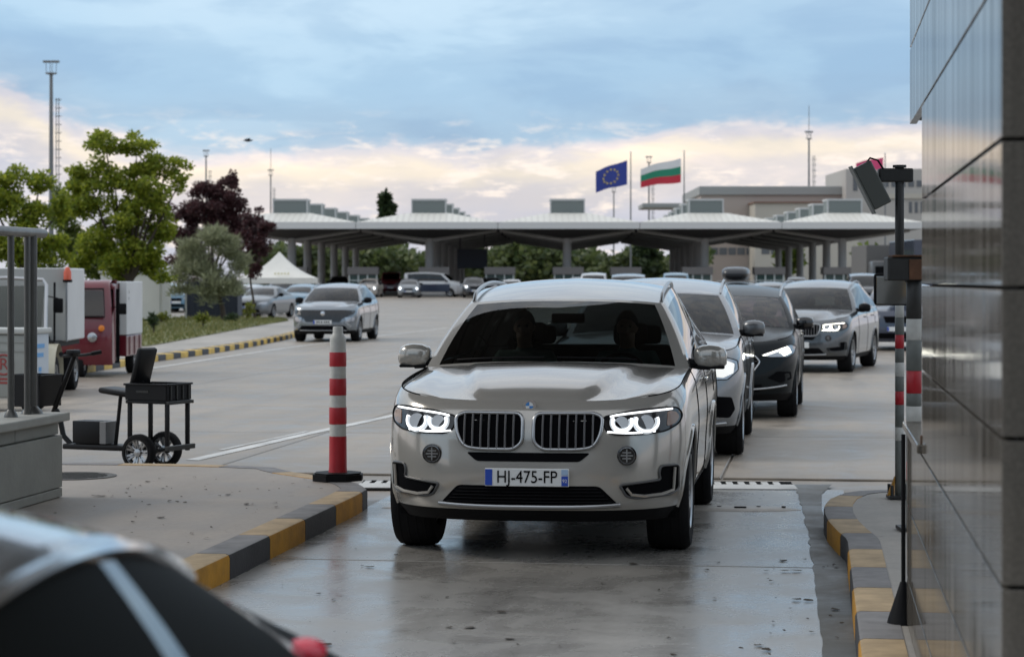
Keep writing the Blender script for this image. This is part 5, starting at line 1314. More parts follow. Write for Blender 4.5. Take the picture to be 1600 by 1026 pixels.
MB().box((0, 1.28, 1.22), (1.30, 1.72, .98), bev=.015).build('cargo_box', M_BOXW, tk); MB().box((0, 1.28, .53), (1.28, 1.70, .38), bev=.015).build('cargo_bed', M_CRIM, tk)
for yy in (.75, 1.3, 1.85): MB().box((.652, yy, .53), (.012, .05, .34)).build('bed_stake', M_CRIM, tk)
for zc in (1.52, 1.40): MB().lathe([(.03, -.004), (.03, .004), (.0001, .006)], 12, 'X', (.652, .62, zc)).build('box_latch', M_SATIN, tk)
# ------------------------------------------------------------------ verge with trees, left
vk = [G(px, py)[:2] for px, py in ((40, 597), (130, 583), (230, 566.5), (330, 552.5), (400, 540.5), (450, 530), (478, 522), (490, 515), (486, 509), (470, 505))]
vi = offset_path(vk, .28, 1)
back = [G(px, py, .12)[:2] for px, py in ((400, 496), (300, 492), (150, 492), (0, 492), (-300, 500), (-300, 600))]
verge = struct(sheet('path', [(p.x, p.y) for p in vi]+[tuple(b) for b in back], .12, M_WALK))
kerb(verge, vk, .30, .13, .66, [M_YELFAR, M_KGREY], 1, bev=.02)
M_LAWN = pm('lawn', (.13, .135, .045), .9, var=.35, vs=1.2, bump=.5, bs=30)
lawn_px = [(-200, 572), (60, 549), (232, 540), (330, 522), (400, 509), (452, 500.5), (440, 497.5), (380, 495), (250, 496), (60, 505), (-200, 520)]
lawn_pts = [tuple(G(a, b, .135)[:2]) for a, b in lawn_px]
lawn = struct(sheet('lawn', lawn_pts, .135, M_LAWN))
def in_poly(x, y, P):
    c = False
    for i in range(len(P)):
        a, b = P[i], P[i-1]
        if (a[1] > y) != (b[1] > y) and x < (b[0]-a[0])*(y-a[1])/(b[1]-a[1])+a[0]: c = not c
    return c
gr = MB(); rnd = random.Random(3); xs_ = [p[0] for p in lawn_pts]; ys_ = [p[1] for p in lawn_pts]; n = 0
while n < 9000:
    x, y = rnd.uniform(-16, max(xs_)), rnd.uniform(min(ys_), max(ys_))
    if not in_poly(x, y, lawn_pts): continue
    a = rnd.uniform(0, math.pi); h = rnd.uniform(.05, .14); w_ = .03; dx, dy = math.cos(a)*w_, math.sin(a)*w_; lx, ly = rnd.uniform(-.05, .05), rnd.uniform(-.05, .05)
    gr.add([(x-dx, y-dy, .13), (x+dx, y+dy, .13), (x+lx, y+ly, .13+h)], [(0, 1, 2)]); n += 1
go = gr.build('grass', leafmat('grass_blades', (.10, .13, .03), (.24, .22, .08)), fix=False); struct(go, 'stuff'); tag(go, 'short dry green grass growing on the verge', 'grass')
go['category'] = 'grass'

M_BARK = pm('bark', (.055, .042, .032), .9, var=.3, vs=6)
def leaf_cloud(mb, c, rx, ry, rz, n, size, rnd, narrow=.55, up=0.0, droop=0.0, shell=.35):
    for _ in range(n):
        while True:
            p = Vector((rnd.uniform(-1, 1), rnd.uniform(-1, 1), rnd.uniform(-1, 1)))
            if shell < p.length < 1 or (p.length <= shell and rnd.random() < .35): break
        q = c+Vector((p.x*rx, p.y*ry, p.z*rz)); L = size*rnd.uniform(.6, 1.3)
        d = Vector((p.x*.7+rnd.gauss(0, .7), p.y*.7+rnd.gauss(0, .7), rnd.gauss(0, .5)+up-droop)).normalized(); s_ = d.cross(Vector((rnd.gauss(0, 1), rnd.gauss(0, 1), rnd.gauss(0, 1)))).normalized()*L*narrow*.5
        mid = q+d*L*.5
        mb.add([q, mid+s_, q+d*L, mid-s_], [(0, 1, 2, 3)])
def tree(name, label, base, y, blobs, mat, leaf, dens, trunk_r, seed, lean=(0, 0), narrow=.55, up=0.0, droop=0.0, zb=.13, depth=.8, clump=5, group=None, stem_top=None):
    rnd = random.Random(seed); s_ = F/y; bx = X(base, y); t = thing(name, (bx, y, zb), 0, label, 'tree', group)
    B = []
    for px, py, rx, ry in blobs: B.append((Vector((X(px, y)-bx, rnd.uniform(-.5, .5)*rx/s_*1.2, Z(py, y)-zb)), rx/s_, ry/s_))
    cz = sum(b[0].z for b in B)/len(B); cx = sum(b[0].x for b in B)/len(B); low = min(b[0].z-b[2] for b in B)
    fork = Vector((cx*.45+lean[0], lean[1], max(.6, low+.15) if stem_top is None else stem_top))
    tr = MB(); tr.tube([(0, 0, -.05), (fork.x*.35+.03, 0, fork.z*.4), (fork.x*.8, 0, fork.z*.8), fork], [trunk_r*1.25, trunk_r, trunk_r*.85, trunk_r*.75], 9)
    to = tr.build('trunk', M_BARK, t, True)
    for c, rx, rz in B:
        mid = fork.lerp(c, .5)+Vector((rnd.uniform(-.2, .2), rnd.uniform(-.2, .2), .15)); lb = MB().tube([fork-Vector((0, 0, .1)), mid, mid.lerp(c, .7), c], [trunk_r*.5, trunk_r*.34, trunk_r*.18, trunk_r*.05], 6); lb.build('limb', M_BARK, to, True)
    cr = MB()
    for c, rx, rz in B:
        vol = rx*rz; k = max(3, int(clump))
        for _ in range(k):                           # sub-clumps keep the outline uneven
            a = rnd.uniform(0, 2*math.pi); e = rnd.uniform(-1, 1); r = rnd.uniform(.35, 1.15)
            q = c+Vector((math.cos(a)*math.sqrt(1-e*e)*rx*r, math.sin(a)*math.sqrt(1-e*e)*rx*depth*r, e*rz*r))
            leaf_cloud(cr, q, rx*.36, rx*.40*depth, rz*.34, max(6, int(dens*vol*6/k)), leaf, rnd, narrow, up, droop)
        leaf_cloud(cr, c, rx*.7, rx*.6*depth, rz*.7, int(dens*vol*2), leaf, rnd, narrow, up, droop)
    cr.build('crown', mat, t, fix=False); return t
L_GRN = leafmat('leaf_green', (.12, .185, .018), (.40, .43, .05), .5); L_GRN2 = leafmat('leaf_green_two', (.06, .10, .02), (.20, .25, .04), .5); L_PUR = leafmat('leaf_purple', (.040, .016, .020), (.12, .050, .052), .4); L_OLV = leafmat('leaf_olive', (.18, .20, .11), (.38, .40, .25), .4); L_DRK = leafmat('leaf_dark', (.02, .04, .018), (.06, .09, .03), .3)
tree('leafy_tree', 'tall bright green tree behind the red tricycle', 205, 80, [(165, 222, 36, 20), (212, 232, 34, 18), (262, 258, 28, 20), (228, 262, 30, 20), (135, 270, 30, 24), (178, 278, 44, 28), (240, 305, 40, 28), (130, 322, 36, 32), (190, 338, 52, 36), (250, 352, 34, 34), (150, 380, 40, 34), (205, 395, 48, 34), (282, 285, 14, 14), (180, 425, 34, 18), (240, 418, 30, 22)], L_GRN, .16, 430, .15, 11, clump=10)
tree('leafy_tree', 'green tree at the left edge above the box cart', 34, 74, [(18, 282, 34, 18), (62, 288, 26, 18), (-20, 300, 30, 26), (10, 325, 36, 28), (62, 338, 34, 30), (96, 326, 18, 28), (14, 385, 38, 36), (76, 392, 34, 32), (-25, 380, 30, 36)], L_GRN, .16, 430, .13, 12, clump=10)
tree('leafy_tree', 'darker green tree between the two bright green ones', 118, 92, [(100, 330, 26, 30), (120, 290, 20, 22), (112, 380, 34, 36), (150, 420, 36, 26), (85, 420, 30, 24)], L_GRN2, .16, 430, .12, 13, clump=10)
tree('plum_tree', 'dark purple plum tree behind the olive', 330, 100, [(318, 300, 26, 18), (340, 300, 22, 18), (362, 284, 13, 16), (292, 330, 26, 26), (332, 330, 38, 26), (366, 318, 22, 26), (295, 372, 36, 32), (345, 365, 40, 32), (300, 415, 32, 26), (380, 350, 18, 24)], L_PUR, .13, 720, .12, 14, clump=10)
tree('plum_tree', 'young purple plum on a thin leaning stem', 398, 93, [(398, 342, 18, 14), (414, 352, 14, 12), (396, 368, 26, 20), (416, 385, 15, 20), (392, 402, 22, 20), (400, 425, 12, 12)], L_PUR, .12, 720, .05, 15, clump=9, lean=(-.25, 0), stem_top=1.75)
tree('olive_tree', 'grey green olive tree with a drooping crown on the verge', 350, 90, [(330, 368, 26, 16), (300, 392, 26, 20), (352, 388, 30, 24), (284, 425, 20, 18), (322, 425, 34, 26), (370, 415, 20, 26), (335, 455, 42, 18), (288, 455, 18, 12), (362, 450, 18, 22)], L_OLV, .34, 330, .10, 16, clump=9, narrow=.11, up=.8, stem_top=1.2)
def shrub(px, py, w_, h, mat, label, seed, leaf=.16):
    p = G(px, py, .135); t = thing('shrub', p, 0, label, 'shrub'); rnd = random.Random(seed); s_ = F/p.y; m = MB()
    st = MB()
    for k in range(4): a = rnd.uniform(0, 6.28); st.tube([(0, 0, -.02), (math.cos(a)*w_/s_*.25, math.sin(a)*w_/s_*.25, h/s_*.7)], .012, 5)
    st.build('stems', M_BARK, t)
    for k in range(5): leaf_cloud(m, Vector((rnd.uniform(-.3, .3)*w_/s_, rnd.uniform(-.3, .3)*w_/s_, rnd.uniform(.35, .75)*h/s_)), w_/s_*.28, w_/s_*.28, h/s_*.28, 40, leaf, rnd, .4, .4)
    m.build('foliage', mat, t, fix=False)
L_YEL = leafmat('leaf_yellow_green', (.10, .14, .02), (.26, .26, .05), .4)
shrub(317, 512, 20, 26, L_YEL, 'small yellow green shrub in the middle of the lawn', 1)
shrub(362, 503, 22, 12, L_DRK, 'low dark green shrub at the foot of the olive tree', 2)
shrub(388, 499, 16, 28, L_YEL, 'tall thin weedy shrub beside the olive trunk', 3)
shrub(240, 520, 14, 30, L_DRK, 'dark shrub beside the white hut wall', 4)
shrub(252, 505, 18, 16, L_YEL, 'low light shrub right of the white hut', 5)

# hut, container, tent
hy = 91; hut = thing('white_hut', (X(205, hy), hy+1.2, .1), 0, 'plain white hut wall behind the red tricycle', 'hut')
MB().box((0, 0, .90+.05), (2.5, 2.4, 1.9), bev=.02).build('walls', pm('hut_white', (.62, .61, .57), .6, var=.06, vs=1), hut); MB().box((0, 0, 1.96), (2.66, 2.56, .10), bev=.02).build('roof', pm('hut_roof', (.40, .40, .38), .6), hut)
MB().box((1.18, -1.205, .95), (.05, .03, 1.86)).build('corner_strip', pm('hut_roof', (.40, .40, .38), .6), hut)
cy_ = 97; con = thing('navy_container', (X(330, cy_), cy_+.8, .05), 0, 'navy blue steel container behind the olive tree', 'container')
M_NAVY = pm('container_navy', (.014, .020, .036), .5, var=.15, vs=2)
MB().box((0, 0, .82), (2.3, 1.6, 1.5), bev=.02).build('body', M_NAVY, con)
for k in range(9): MB().box((-1.0+.25*k, -.815, .82), (.07, .04, 1.4)).build('rib', M_NAVY, con)
MB().box((0, 0, 1.59), (2.4, 1.7, .06), bev=.01).build('lid', M_NAVY, con)
wp = thing('white_post', (X(290.5, 93), 93, .12), 0, 'short thin white post left of the navy container', 'post'); MB().tube([(0, 0, 0), (0, 0, 1.45)], .03, 8).build('post', M_PWHITE, wp); MB().tube([(0, 0, 1.45), (0, 0, 1.5)], .04, 8).build('cap', M_PGREY, wp)
ty = 124.0; tn = thing('pavilion_tent', (X(431, ty), ty+1.9, gz(ty)), 0, 'white peaked pavilion tent over the parked cars', 'tent')
M_TENT = pm('tent_white', (.68, .67, .62), .7, var=.05, vs=2); hw = 1.98; zE = Z(434, ty)-gz(ty); zP = Z(393, ty)-gz(ty)
q = MB(); rows_ = []
for k in range(9):
    t = k/8; r = hw*(1-t)+.03*t; zc = zE+(zP-zE)*(t*.45+t**2.2*.55); rows_.append([(-r, -r, zc), (0, -r, zc-.10*(1-t)*0), (r, -r, zc), (r, 0, zc), (r, r, zc), (0, r, zc), (-r, r, zc), (-r, 0, zc), (-r, -r, zc)])
q.grid(rows_).build('canopy', M_TENT, tn, True, ang=50)
for (a, b) in (((0, -1), 0), ((0, 1), 0), ((1, 0), 90), ((-1, 0), 90)):
    MB().box((a[0]*hw, a[1]*hw, zE-.16), (2*hw-.02, .02, .32) if b == 0 else (.02, 2*hw-.02, .32)).build('valance', M_TENT, tn)
for a in (-1, 1):
    for b in (-1, 1): MB().box((a*(hw-.06), b*(hw-.06), (zE-.1)/2), (.07, .07, zE-.1)).build('leg', M_PWHITE, tn)
M_TPR = pm('tent_print', (.50, .47, .25), .7)
for k in range(5): MB().box((-.05+.18*k, -hw*.86-.04, zE+.24), (.10, .03, .09), rx=R(-40)).build('print_mark', M_TPR, tn)

# ------------------------------------------------------------------ border plaza canopy
YC = 190.0; SC = F/YC; BAY = 215/SC; GC = gz(YC)
plaza = thing('plaza_canopy', (0, YC, GC), 0, 'long pale plaza canopy of pyramid roofs on columns across the background', 'canopy')
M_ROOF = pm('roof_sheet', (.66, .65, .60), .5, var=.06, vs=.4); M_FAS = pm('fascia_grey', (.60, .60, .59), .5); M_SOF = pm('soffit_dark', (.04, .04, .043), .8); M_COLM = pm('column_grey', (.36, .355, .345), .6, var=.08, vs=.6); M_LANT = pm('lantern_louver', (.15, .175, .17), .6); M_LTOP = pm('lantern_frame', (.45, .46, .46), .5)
M_SEAM = pm('roof_seam', (.57, .56, .52), .5)
def zc_(py): return Z(py, YC)-GC
zf0, zf1 = Z(357.5, YC-5.8)-GC, Z(347, YC-5.8)-GC; zl0, zl1 = Z(333, YC-1.7)-GC, Z(311, YC-1.4)-GC; zcol = zc_(376)
def share(mb, name, mat, smooth=False):
    o = mb.build(name, mat, None, smooth); me = o.data; bpy.data.objects.remove(o); return me
h = BAY/2; lw = 1.42
rq = MB(); base_ = [(-h, -h, zf1), (h, -h, zf1), (h, h, zf1), (-h, h, zf1)]; topq = [(-lw-.3, -lw-.3, zl0), (lw+.3, -lw-.3, zl0), (lw+.3, lw+.3, zl0), (-lw-.3, lw+.3, zl0)]
rq.add(base_+topq, [(0, 1, 5, 4), (1, 2, 6, 5), (2, 3, 7, 6), (3, 0, 4, 7), (4, 5, 6, 7)])
me_roof = share(rq, 'roof', M_ROOF)
sm_ = MB()
for k in range(-11, 12):
    x_ = k*h/11.5; t = 0 if abs(x_) <= lw+.3 else (abs(x_)-lw-.3)/(h-lw-.3); e = -h+(h-lw-.3)*(1-t) if t > 0 else -lw-.3; zt_ = zf1+(zl0-zf1)*(1-t)
    sm_.add([(x_-.03, -h, zf1+.05), (x_+.03, -h, zf1+.05), (x_+.03, e, zt_+.05), (x_-.03, e, zt_+.05)], [(0, 1, 2, 3)])
me_seam = share(sm_, 'roof_seams', M_SEAM)
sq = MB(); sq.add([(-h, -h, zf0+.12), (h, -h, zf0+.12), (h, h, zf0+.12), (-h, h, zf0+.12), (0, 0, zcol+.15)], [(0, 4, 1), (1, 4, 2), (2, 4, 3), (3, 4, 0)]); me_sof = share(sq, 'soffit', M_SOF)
me_col = share(MB().lathe([(.42, -.2), (.36, .3), (.36, zf1)], 16, 'Z'), 'column', M_COLM, True)
st_ = MB(); st_.tube([(0, 0, zcol), (h*.98, 0, zf0)], .17, 6); me_strut = share(st_, 'strut', M_COLM)
lq = MB(); lq.box((0, 0, (zl0+zl1)/2-.1), (2*lw, 2*lw, zl1-zl0)); me_lan = share(lq, 'lantern', M_LANT)
lt = MB(); lt.box((0, 0, zl1-.06), (2*lw+.14, 2*lw+.14, .16)); me_lt = share(lt, 'lantern_cap', M_LTOP)
lp = MB(); lp.box((0, 0, (zl0+zl1)/2-.1), (.12, .12, zl1-zl0)); me_lp = share(lp, 'lantern_post', M_LTOP)
fa_ = MB(); fa_.box((0, 0, (zf0+zf1)/2), (BAY-.04, .30, zf1-zf0)); me_fas = share(fa_, 'fascia', M_FAS)
for r in range(6):
    for c in range(5):
        x_ = (886-800)/SC+(c-2)*BAY+r*11.5*(86/F); y_ = r*11.5; dz = gz(YC+y_)-GC
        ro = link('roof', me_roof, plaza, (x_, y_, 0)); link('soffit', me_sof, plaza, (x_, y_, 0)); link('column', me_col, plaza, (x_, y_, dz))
        if r == 0: so_ = link('roof_seams', me_seam, ro); so_['kind'] = 'stuff'
        la = link('lantern', me_lan, plaza, (x_, y_, 0)); link('lantern_cap', me_lt, la)
        for sx_ in (-1, 1): link('lantern_post', me_lp, la, (sx_*lw, -lw, 0))
        if r == 0:
            link('fascia', me_fas, plaza, (x_, -h, 0))
            for a in (0, math.pi): o = link('strut', me_strut, plaza, (x_, -.05, 0)); o.rotation_euler = (0, 0, a)
        else:
            for a in (0, math.pi): o = link('strut', me_strut, plaza, (x_, y_, 0)); o.rotation_euler = (0, 0, a)
        if c == 4: o = link('fascia', me_fas, plaza, (x_+h, y_, 0)); o.rotation_euler = (0, 0, R(90))
# booths
M_BTH = pm('booth_band', (.16, .15, .145), .6); M_BFR = pm('booth_frame', (.50, .54, .53), .5); M_BBASE = pm('booth_base', (.20, .20, .20), .6); M_BGL = pm('booth_pane', (.02, .05, .045), .15)
def kiosk(px, label, y=186.0):
    t = thing('control_booth', (X(px, y), y, gz(y)), 0, label, 'booth', 'control booths under the plaza canopy')
    MB().box((0, .9, .45), (2.4, 1.8, .9), bev=.02).build('base', M_BBASE, t); MB().box((0, .9, 2.10), (2.56, 2.0, .62), bev=.02).build('roof_band', M_BTH, t); MB().box((0, 1.2, 1.35), (2.2, 1.2, .95)).build('inner_wall', M_BBASE, t)
    for x_ in (-1.14, -.38, .38, 1.14): MB().box((x_, .05, 1.33), (.10, .10, .92)).build('frame_post', M_BFR, t)
    for x_ in (-.76, 0, .76): MB().box((x_, .06, 1.33), (.62, .03, .86)).build('pane', M_BGL, t)
    MB().box((0, .04, 1.30), (2.3, .06, .07)).build('transom', M_BFR, t)
for px, lab in ((455, 'control booth at the leftmost canopy column, above the tent'), (567, 'control booth left of the sand coloured car under the canopy'), (678, 'control booth behind the blue and white van'), (781, 'control booth just above the left end of the white SUV roof'), (888, 'control booth at the middle canopy column'), (978, 'control booth behind the dark glazed van roof'), (1090, 'control booth at the fourth canopy column, left of the roof box'), (1203, 'control booth right of the black roof box'), (1311, 'control booth at the rightmost canopy column')):
    kiosk(px, lab)
bd = thing('hanging_board', (X(738, 200), 200, gz(200)), 0, 'large dark board hanging under the second canopy bay', 'board')
MB().box((0, 0, Z(404, 200)-gz(200)), (2.7, .3, 1.75), bev=.03).build('panel', M_NAVY, bd)
for sx_ in (-1, 1): MB().tube([(sx_*1.1, 0, Z(390, 200)-gz(200)), (sx_*1.1, 0, 5.6)], .06, 6).build('hanger', M_STEEL, bd)

# ------------------------------------------------------------------ buildings behind
YB = 310.0; SB = F/YB; GB = gz(YB)
def bbox(t, name, px0, px1, py0, py1, y0, y1, mat, bev=0.0):
    x0, x1, z0, z1 = X(px0, YB), X(px1, YB), Z(py1, YB)-GB, Z(py0, YB)-GB
    return MB().box(((x0+x1)/2-t.location.x, (y0+y1)/2, (z0+z1)/2), (x1-x0, y1-y0, z1-z0), bev=bev).build(name, mat, t)
M_HALL = pm('hall_wall', (.40, .34, .30), .7, var=.05, vs=.1); M_PAR = pm('hall_parapet', (.30, .31, .30), .6); M_ANX = pm('annex_wall', (.46, .43, .37), .7, var=.04, vs=.1); M_TOW = pm('tower_wall', (.42, .40, .37), .7, var=.05, vs=.1); M_WIN = pm('far_window', (.10, .11, .12), .2); M_TRIM = pm('annex_trim', (.20, .12, .09), .7)
hall = thing('beige_hall', (X(1210, YB), YB, GB), 0, 'large beige hall with grey parapet behind the right canopy', 'building')
bbox(hall, 'wall', 1095, 1330, 305, 445, 0, 30, M_HALL); bbox(hall, 'parapet', 1092, 1333, 291, 305, -.4, 30.4, M_PAR, .1); bbox(hall, 'annex', 1170, 1328, 320, 445, -8, -.1, M_ANX); bbox(hall, 'annex_trim', 1168, 1330, 318, 320.5, -8.3, -.2, M_TRIM)
for k in range(8): bbox(hall, 'window', 1110+14*k, 1122+14*k, 387, 398, -8.06 if k > 4 else -.06, -7.9 if k > 4 else .1, M_WIN)
tw = thing('office_block', (X(1400, YB), YB-4, GB), 0, 'pale office block behind the tilted camera', 'building')
bbox(tw, 'wall', 1315, 1480, 266, 445, 0, 20, M_TOW); bbox(tw, 'upper_band', 1380, 1482, 304, 312, -.3, -.02, M_ANX)
for k in range(6): bbox(tw, 'window', 1372+13*k, 1381+13*k, 284, 294, -.08, .1, M_WIN)
for k in range(5): bbox(tw, 'window', 1412+9*k, 1417+9*k, 317, 334, -.08, .1, M_WIN)
bbox(tw, 'recess', 1326, 1333, 272, 300, -.06, .1, M_WIN)
fc = thing('station_canopy', (X(1040, YB), YB-12, GB), 0, 'thin flat canopy behind the flags left of the beige hall', 'canopy')
bbox(fc, 'slab', 996, 1078, 322, 329, 0, 10, M_PAR, .1)
for px in (1046, 1070): bbox(fc, 'column', px-2, px+2, 329, 445, 4, 5, M_COLM)
gt = thing('grey_truck', (X(1372, 150), 150, gz(150)), 0, 'grey box truck beyond the mid grey SUV at right', 'truck')
MB().box((0, 0, 2.35), (2.6, 6.5, 2.9), bev=.03).build('cargo_box', pm('truck_grey', (.12, .115, .11), .6), gt); MB().box((0, -4.1, 1.6), (2.4, 1.7, 2.3), bev=.15).build('cab', pm('truck_cab', (.10, .10, .10), .4, coat=.5), gt, True); MB().box((0, -4.96, 2.0), (2.0, .03, .8)).build('windscreen', M_GLASSD, gt)
for a in (-1, 1):
    for b in (-4.0, -1.2, 2.2): MB().lathe([(.2, -.14), (.45, -.14), (.48, -.1), (.48, .1), (.45, .14), (.2, .14)], 16, 'X', (a*1.1, b, .48)).build('wheel', M_RUB, gt, True)
MB().box((0, -.5, .75), (1.2, 7.5, .2)).build('chassis', M_BLACK, gt)
nt2 = thing('navy_truck', (X(1440, 140), 140, gz(140)), 0, 'navy curtain-sided truck partly hidden by the stone booth', 'truck')
MB().box((0, 0, 2.5), (2.55, 9, 3.0), bev=.03).build('cargo_box', C_NAV, nt2); MB().box((0, -5.4, 1.7), (2.4, 1.6, 2.6), bev=.15).build('cab', C_NAV, nt2, True); MB().box((0, -6.21, 2.2), (2.0, .03, .9)).build('windscreen', M_GLASSD, nt2); MB().box((0, -.5, .8), (1.2, 10, .2)).build('chassis', M_BLACK, nt2)
for a in (-1, 1):
    for b in (-5.2, 1.5, 3): MB().lathe([(.2, -.14), (.45, -.14), (.48, -.1), (.48, .1), (.45, .14), (.2, .14)], 16, 'X', (a*1.1, b, .48)).build('wheel', M_RUB, nt2, True)

# far trees
rnd = random.Random(21); belt = MB(); yb_ = 275.0
for k in range(340):
    px = rnd.uniform(400, 1100); top_ = 384+8*math.sin(px*.021)+6*math.sin(px*.067+1)+rnd.uniform(-3, 5)
    if px > 1010: top_ += 12
    y_ = yb_+rnd.uniform(-6, 12); r = rnd.uniform(1.2, 2.4); zt_ = Z(top_, y_)
    for q in range(4):
        zc = zt_-r*.8-q*r*1.0
        if zc < 1: continue
        leaf_cloud(belt, Vector((X(px, y_), y_, zc)), r, r*.8, r*.8, 34, .9, rnd, .7)
bo_ = belt.build('tree_belt', leafmat('leaf_belt', (.045, .075, .025), (.15, .18, .06), .4), fix=False); struct(bo_, 'stuff'); tag(bo_, 'band of green trees seen between the plaza columns', 'trees')
for px, y_, seed, lab in ((1230, 262, 5, 'bright green tree seen under the right canopy bay'), (1010, 268, 6, 'dark tree seen under the third canopy bay'), (1355, 255, 7, 'dark green tree right of the rightmost canopy column')):
    tree('leafy_tree', lab, px, y_, [(px-8, 392, 14, 12), (px+8, 398, 14, 14), (px, 415, 18, 14)], L_GRN2 if seed != 6 else L_DRK, .9, 26, .2, seed, zb=gz(y_))
tree('poplar_tree', 'single tall dark poplar above the plaza roof', 605, 300, [(603, 312, 7, 9), (606, 324, 11, 10), (605, 338, 13, 12), (606, 355, 13, 14), (605, 372, 12, 14), (606, 390, 10, 14)], L_DRK, .8, 60, .3, 9, zb=gz(300), stem_top=3)

# masts and flags
M_MAST = pm('mast_steel', (.17, .18, .185), .5, metal=.3)
def mast(px, y, ytop, label, ladder=True, r=.22, antenna=None):
    t = thing('light_mast', (X(px, y), y, gz(y)), 0, label, 'mast'); z = Z(ytop, y)-gz(y); hk = r/.23
    MB().tube([(0, 0, 0), (0, 0, z-.4)], [r*1.3, r*.75], 10).build('pole', M_MAST, t, True)
    MB().lathe([(r*.8, z-.6), (.60*hk, z-.50), (.60*hk, z-.40), (r*.7, z-.40)], 12, 'Z').build('lower_ring', M_MAST, t)
    for a in range(4): MB().tube([(.5*hk*math.cos(a*1.57+.4), .5*hk*math.sin(a*1.57+.4), z-.4), (.55*hk*math.cos(a*1.57+.4), .55*hk*math.sin(a*1.57+.4), z+.7*hk)], .03, 5).build('bracket', M_MAST, t)
    for a in (-1, 1): MB().box((a*.43*hk, 0, z+.75*hk), (.80*hk, .5*hk, .22), bev=.04).build('floodlight', M_MAST, t)
    if ladder:
        zt_ = z-3.0
        for dx in (.55, .82): MB().tube([(dx, -.2, 1), (dx, -.2, zt_)], .05, 5).build('ladder_rail', M_MAST, t)
        rung = MB().tube([(.45, -.2, 0), (1.10, -.2, 0)], .045, 5).build('ladder_rung', M_MAST, t); zz_ = 6.0; k = 0
        while zz_ < zt_:
            o = rung if k == 0 else link('ladder_rung', rung.data, t); o.location.z = zz_; zz_ += .85; k += 1
    if antenna: MB().tube([(0, 0, z), (0, 0, Z(antenna, y)-gz(y))], .05, 5).build('antenna', M_MAST, t)
    return t
mast(80, 230, 108, 'tall light mast with ladder above the trees at left', r=.23)
mast(322, 390, 240, 'small distant light mast above the purple tree', r=.16); mast(423, 450, 270, 'distant light mast at the left end of the plaza roof', r=.17, antenna=232)
mast(1264, 335, 212, 'light mast with long antenna right of the flags', r=.17, antenna=165); mast(1014, 405, 250, 'distant light mast behind the tricolour flag', r=.17); mast(959, 420, 296, 'short distant light mast under the blue flag', r=.15, ladder=False)
def flagpole(px, ytop, y, label):
    t = thing('flagpole', (X(px, y), y, gz(y)), 0, label, 'flagpole'); z = Z(ytop, y)-gz(y)
    MB().tube([(0, 0, 0), (0, 0, z)], [.13, .06], 10).build('pole', M_MAST, t, True); MB().lathe([(.0001, z-.05), (.11, z+.02), (.0001, z+.14)], 10, 'Z').build('finial', M_CHROME, t, True); MB().lathe([(.3, 0), (.3, .3), (.15, .35)], 12, 'Z').build('foot', M_COLM, t); return t
YF = 265.0
flagpole(985.5, 238, YF, 'slim pole of the blue starred flag'); flagpole(1069, 236, YF, 'slim pole of the white green red flag'); flagpole(1383, 240, YF, 'slim pole of the pink flag at right')
def flag(label, hoist, fly, stripes, wob, px_extra=None):
    """hoist/fly: (px, ytop, ybottom); stripes: list of (v0, v1, material)"""
    x0 = X(hoist[0], YF); t = thing('flag', (x0, YF, Z(hoist[1], YF)), 0, label, 'flag')
    def P(u, v):
        px = hoist[0]+(fly[0]-hoist[0])*u; yt_ = hoist[1]+(fly[1]-hoist[1])*u; yb2 = hoist[2]+(fly[2]-hoist[2])*u
        py = yt_+(yb2-yt_)*v+wob*math.sin(u*7+.6)*(.3+u*.7); return Vector((X(px, YF)-x0, .30*math.sin(u*8+v*1.2)*u, Z(py, YF)-Z(hoist[1], YF)))
    for v0, v1, mat in stripes:
        nv = 8; front = [[P(i/20, v0+(v1-v0)*j/nv) for i in range(21)] for j in range(nv+1)]
        MB().grid(front).build('cloth', mat, t, True, ang=180, fix=False)
    return t, P
M_FW = pm('flag_white', (.66, .66, .66), .8); M_FG = pm('flag_green', (.02, .22, .13), .8); M_FR = pm('flag_red', (.50, .03, .05), .8); M_FB = pm('flag_blue', (.03, .05, .26), .8); M_FP = pm('flag_pink', (.62, .07, .18), .8); M_STAR = pm('star_yellow', (.62, .48, .10), .7)
t, P = flag('blue flag with a ring of yellow stars flying left', (980, 250, 288), (931, 267, 300), [(0, 1, M_FB)], 1.2)
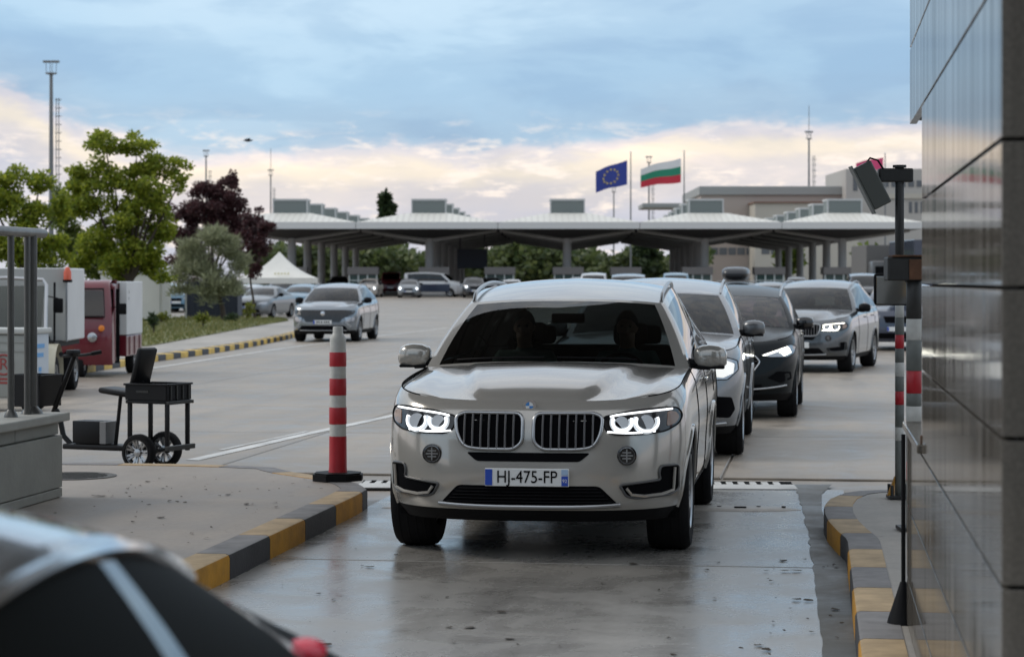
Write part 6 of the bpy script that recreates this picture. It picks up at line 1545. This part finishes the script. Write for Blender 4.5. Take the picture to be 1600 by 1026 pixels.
for k in range(12):
    a = 2*math.pi*k/12; u, v = .52+.235*math.cos(a), .5+.30*math.sin(a); c = P(u, v); st5 = MB(); pts = []
    for j in range(10):
        r = .17 if j % 2 == 0 else .07; pts.append((c.x+r*math.sin(j*math.pi/5), c.y-.05, c.z+r*math.cos(j*math.pi/5)))
    st5.add(pts+[(p[0], p[1]+.10, p[2]) for p in pts], [tuple(range(10)), tuple(range(19, 9, -1))]+[(j, (j+1) % 10, 10+(j+1) % 10, 10+j) for j in range(10)]); st5.build('star', M_STAR, t)
flag('white green and red striped flag flying left', (1064, 247, 285), (1001, 263, 292), [(0, .335, M_FW), (.335, .665, M_FG), (.665, 1, M_FR)], 1.5)
flag('pink flag flying left behind the tilted camera', (1380, 246, 266), (1338, 254, 262), [(0, 1, M_FP)], 1.0)
# bird
yb2 = 90.0; bd_ = thing('bird', (X(388, yb2), yb2, Z(220, yb2)), R(20), 'small dark bird gliding in the sky', 'bird')
V_ = [(-.18, 0, 0), (-.10, 0, .0), (0, 0, 0), (.10, 0, .01), (.16, 0, .02)]
MB().tube([(-.19, 0, -.005), (-.10, 0, 0), (0, 0, 0), (.10, 0, .012), (.155, 0, .02), (.20, 0, .012)], [.012, .035, .05, .035, .026, .004], 10).build('body', pm('bird_dark', (.03, .035, .045), .7), bd_, True)
for sg in (-1, 1): MB().add([(.06, 0, .02), (-.06, 0, .02), (-.08, sg*.16, .085), (.05, sg*.18, .09), (-.10, sg*.36, .05), (-.02, sg*.34, .055), (.06, 0, .008), (-.06, 0, .008), (-.08, sg*.16, .075), (.05, sg*.18, .08), (-.10, sg*.36, .045), (-.02, sg*.34, .05)], [(0, 1, 2, 3), (3, 2, 4, 5), (9, 8, 7, 6), (11, 10, 8, 9), (0, 3, 9, 6), (3, 5, 11, 9), (5, 4, 10, 11), (4, 2, 8, 10), (2, 1, 7, 8)]).build('wing', pm('bird_dark', (.03, .035, .045), .7), bd_)
MB().add([(-.17, -.015, 0), (-.17, .015, 0), (-.29, .05, 0), (-.29, -.05, 0), (-.17, -.015, .008), (-.17, .015, .008), (-.29, .05, .006), (-.29, -.05, .006)], [(0, 1, 2, 3), (7, 6, 5, 4), (0, 3, 7, 4), (1, 5, 6, 2), (3, 2, 6, 7)]).build('tail', pm('bird_dark', (.03, .035, .045), .7), bd_)
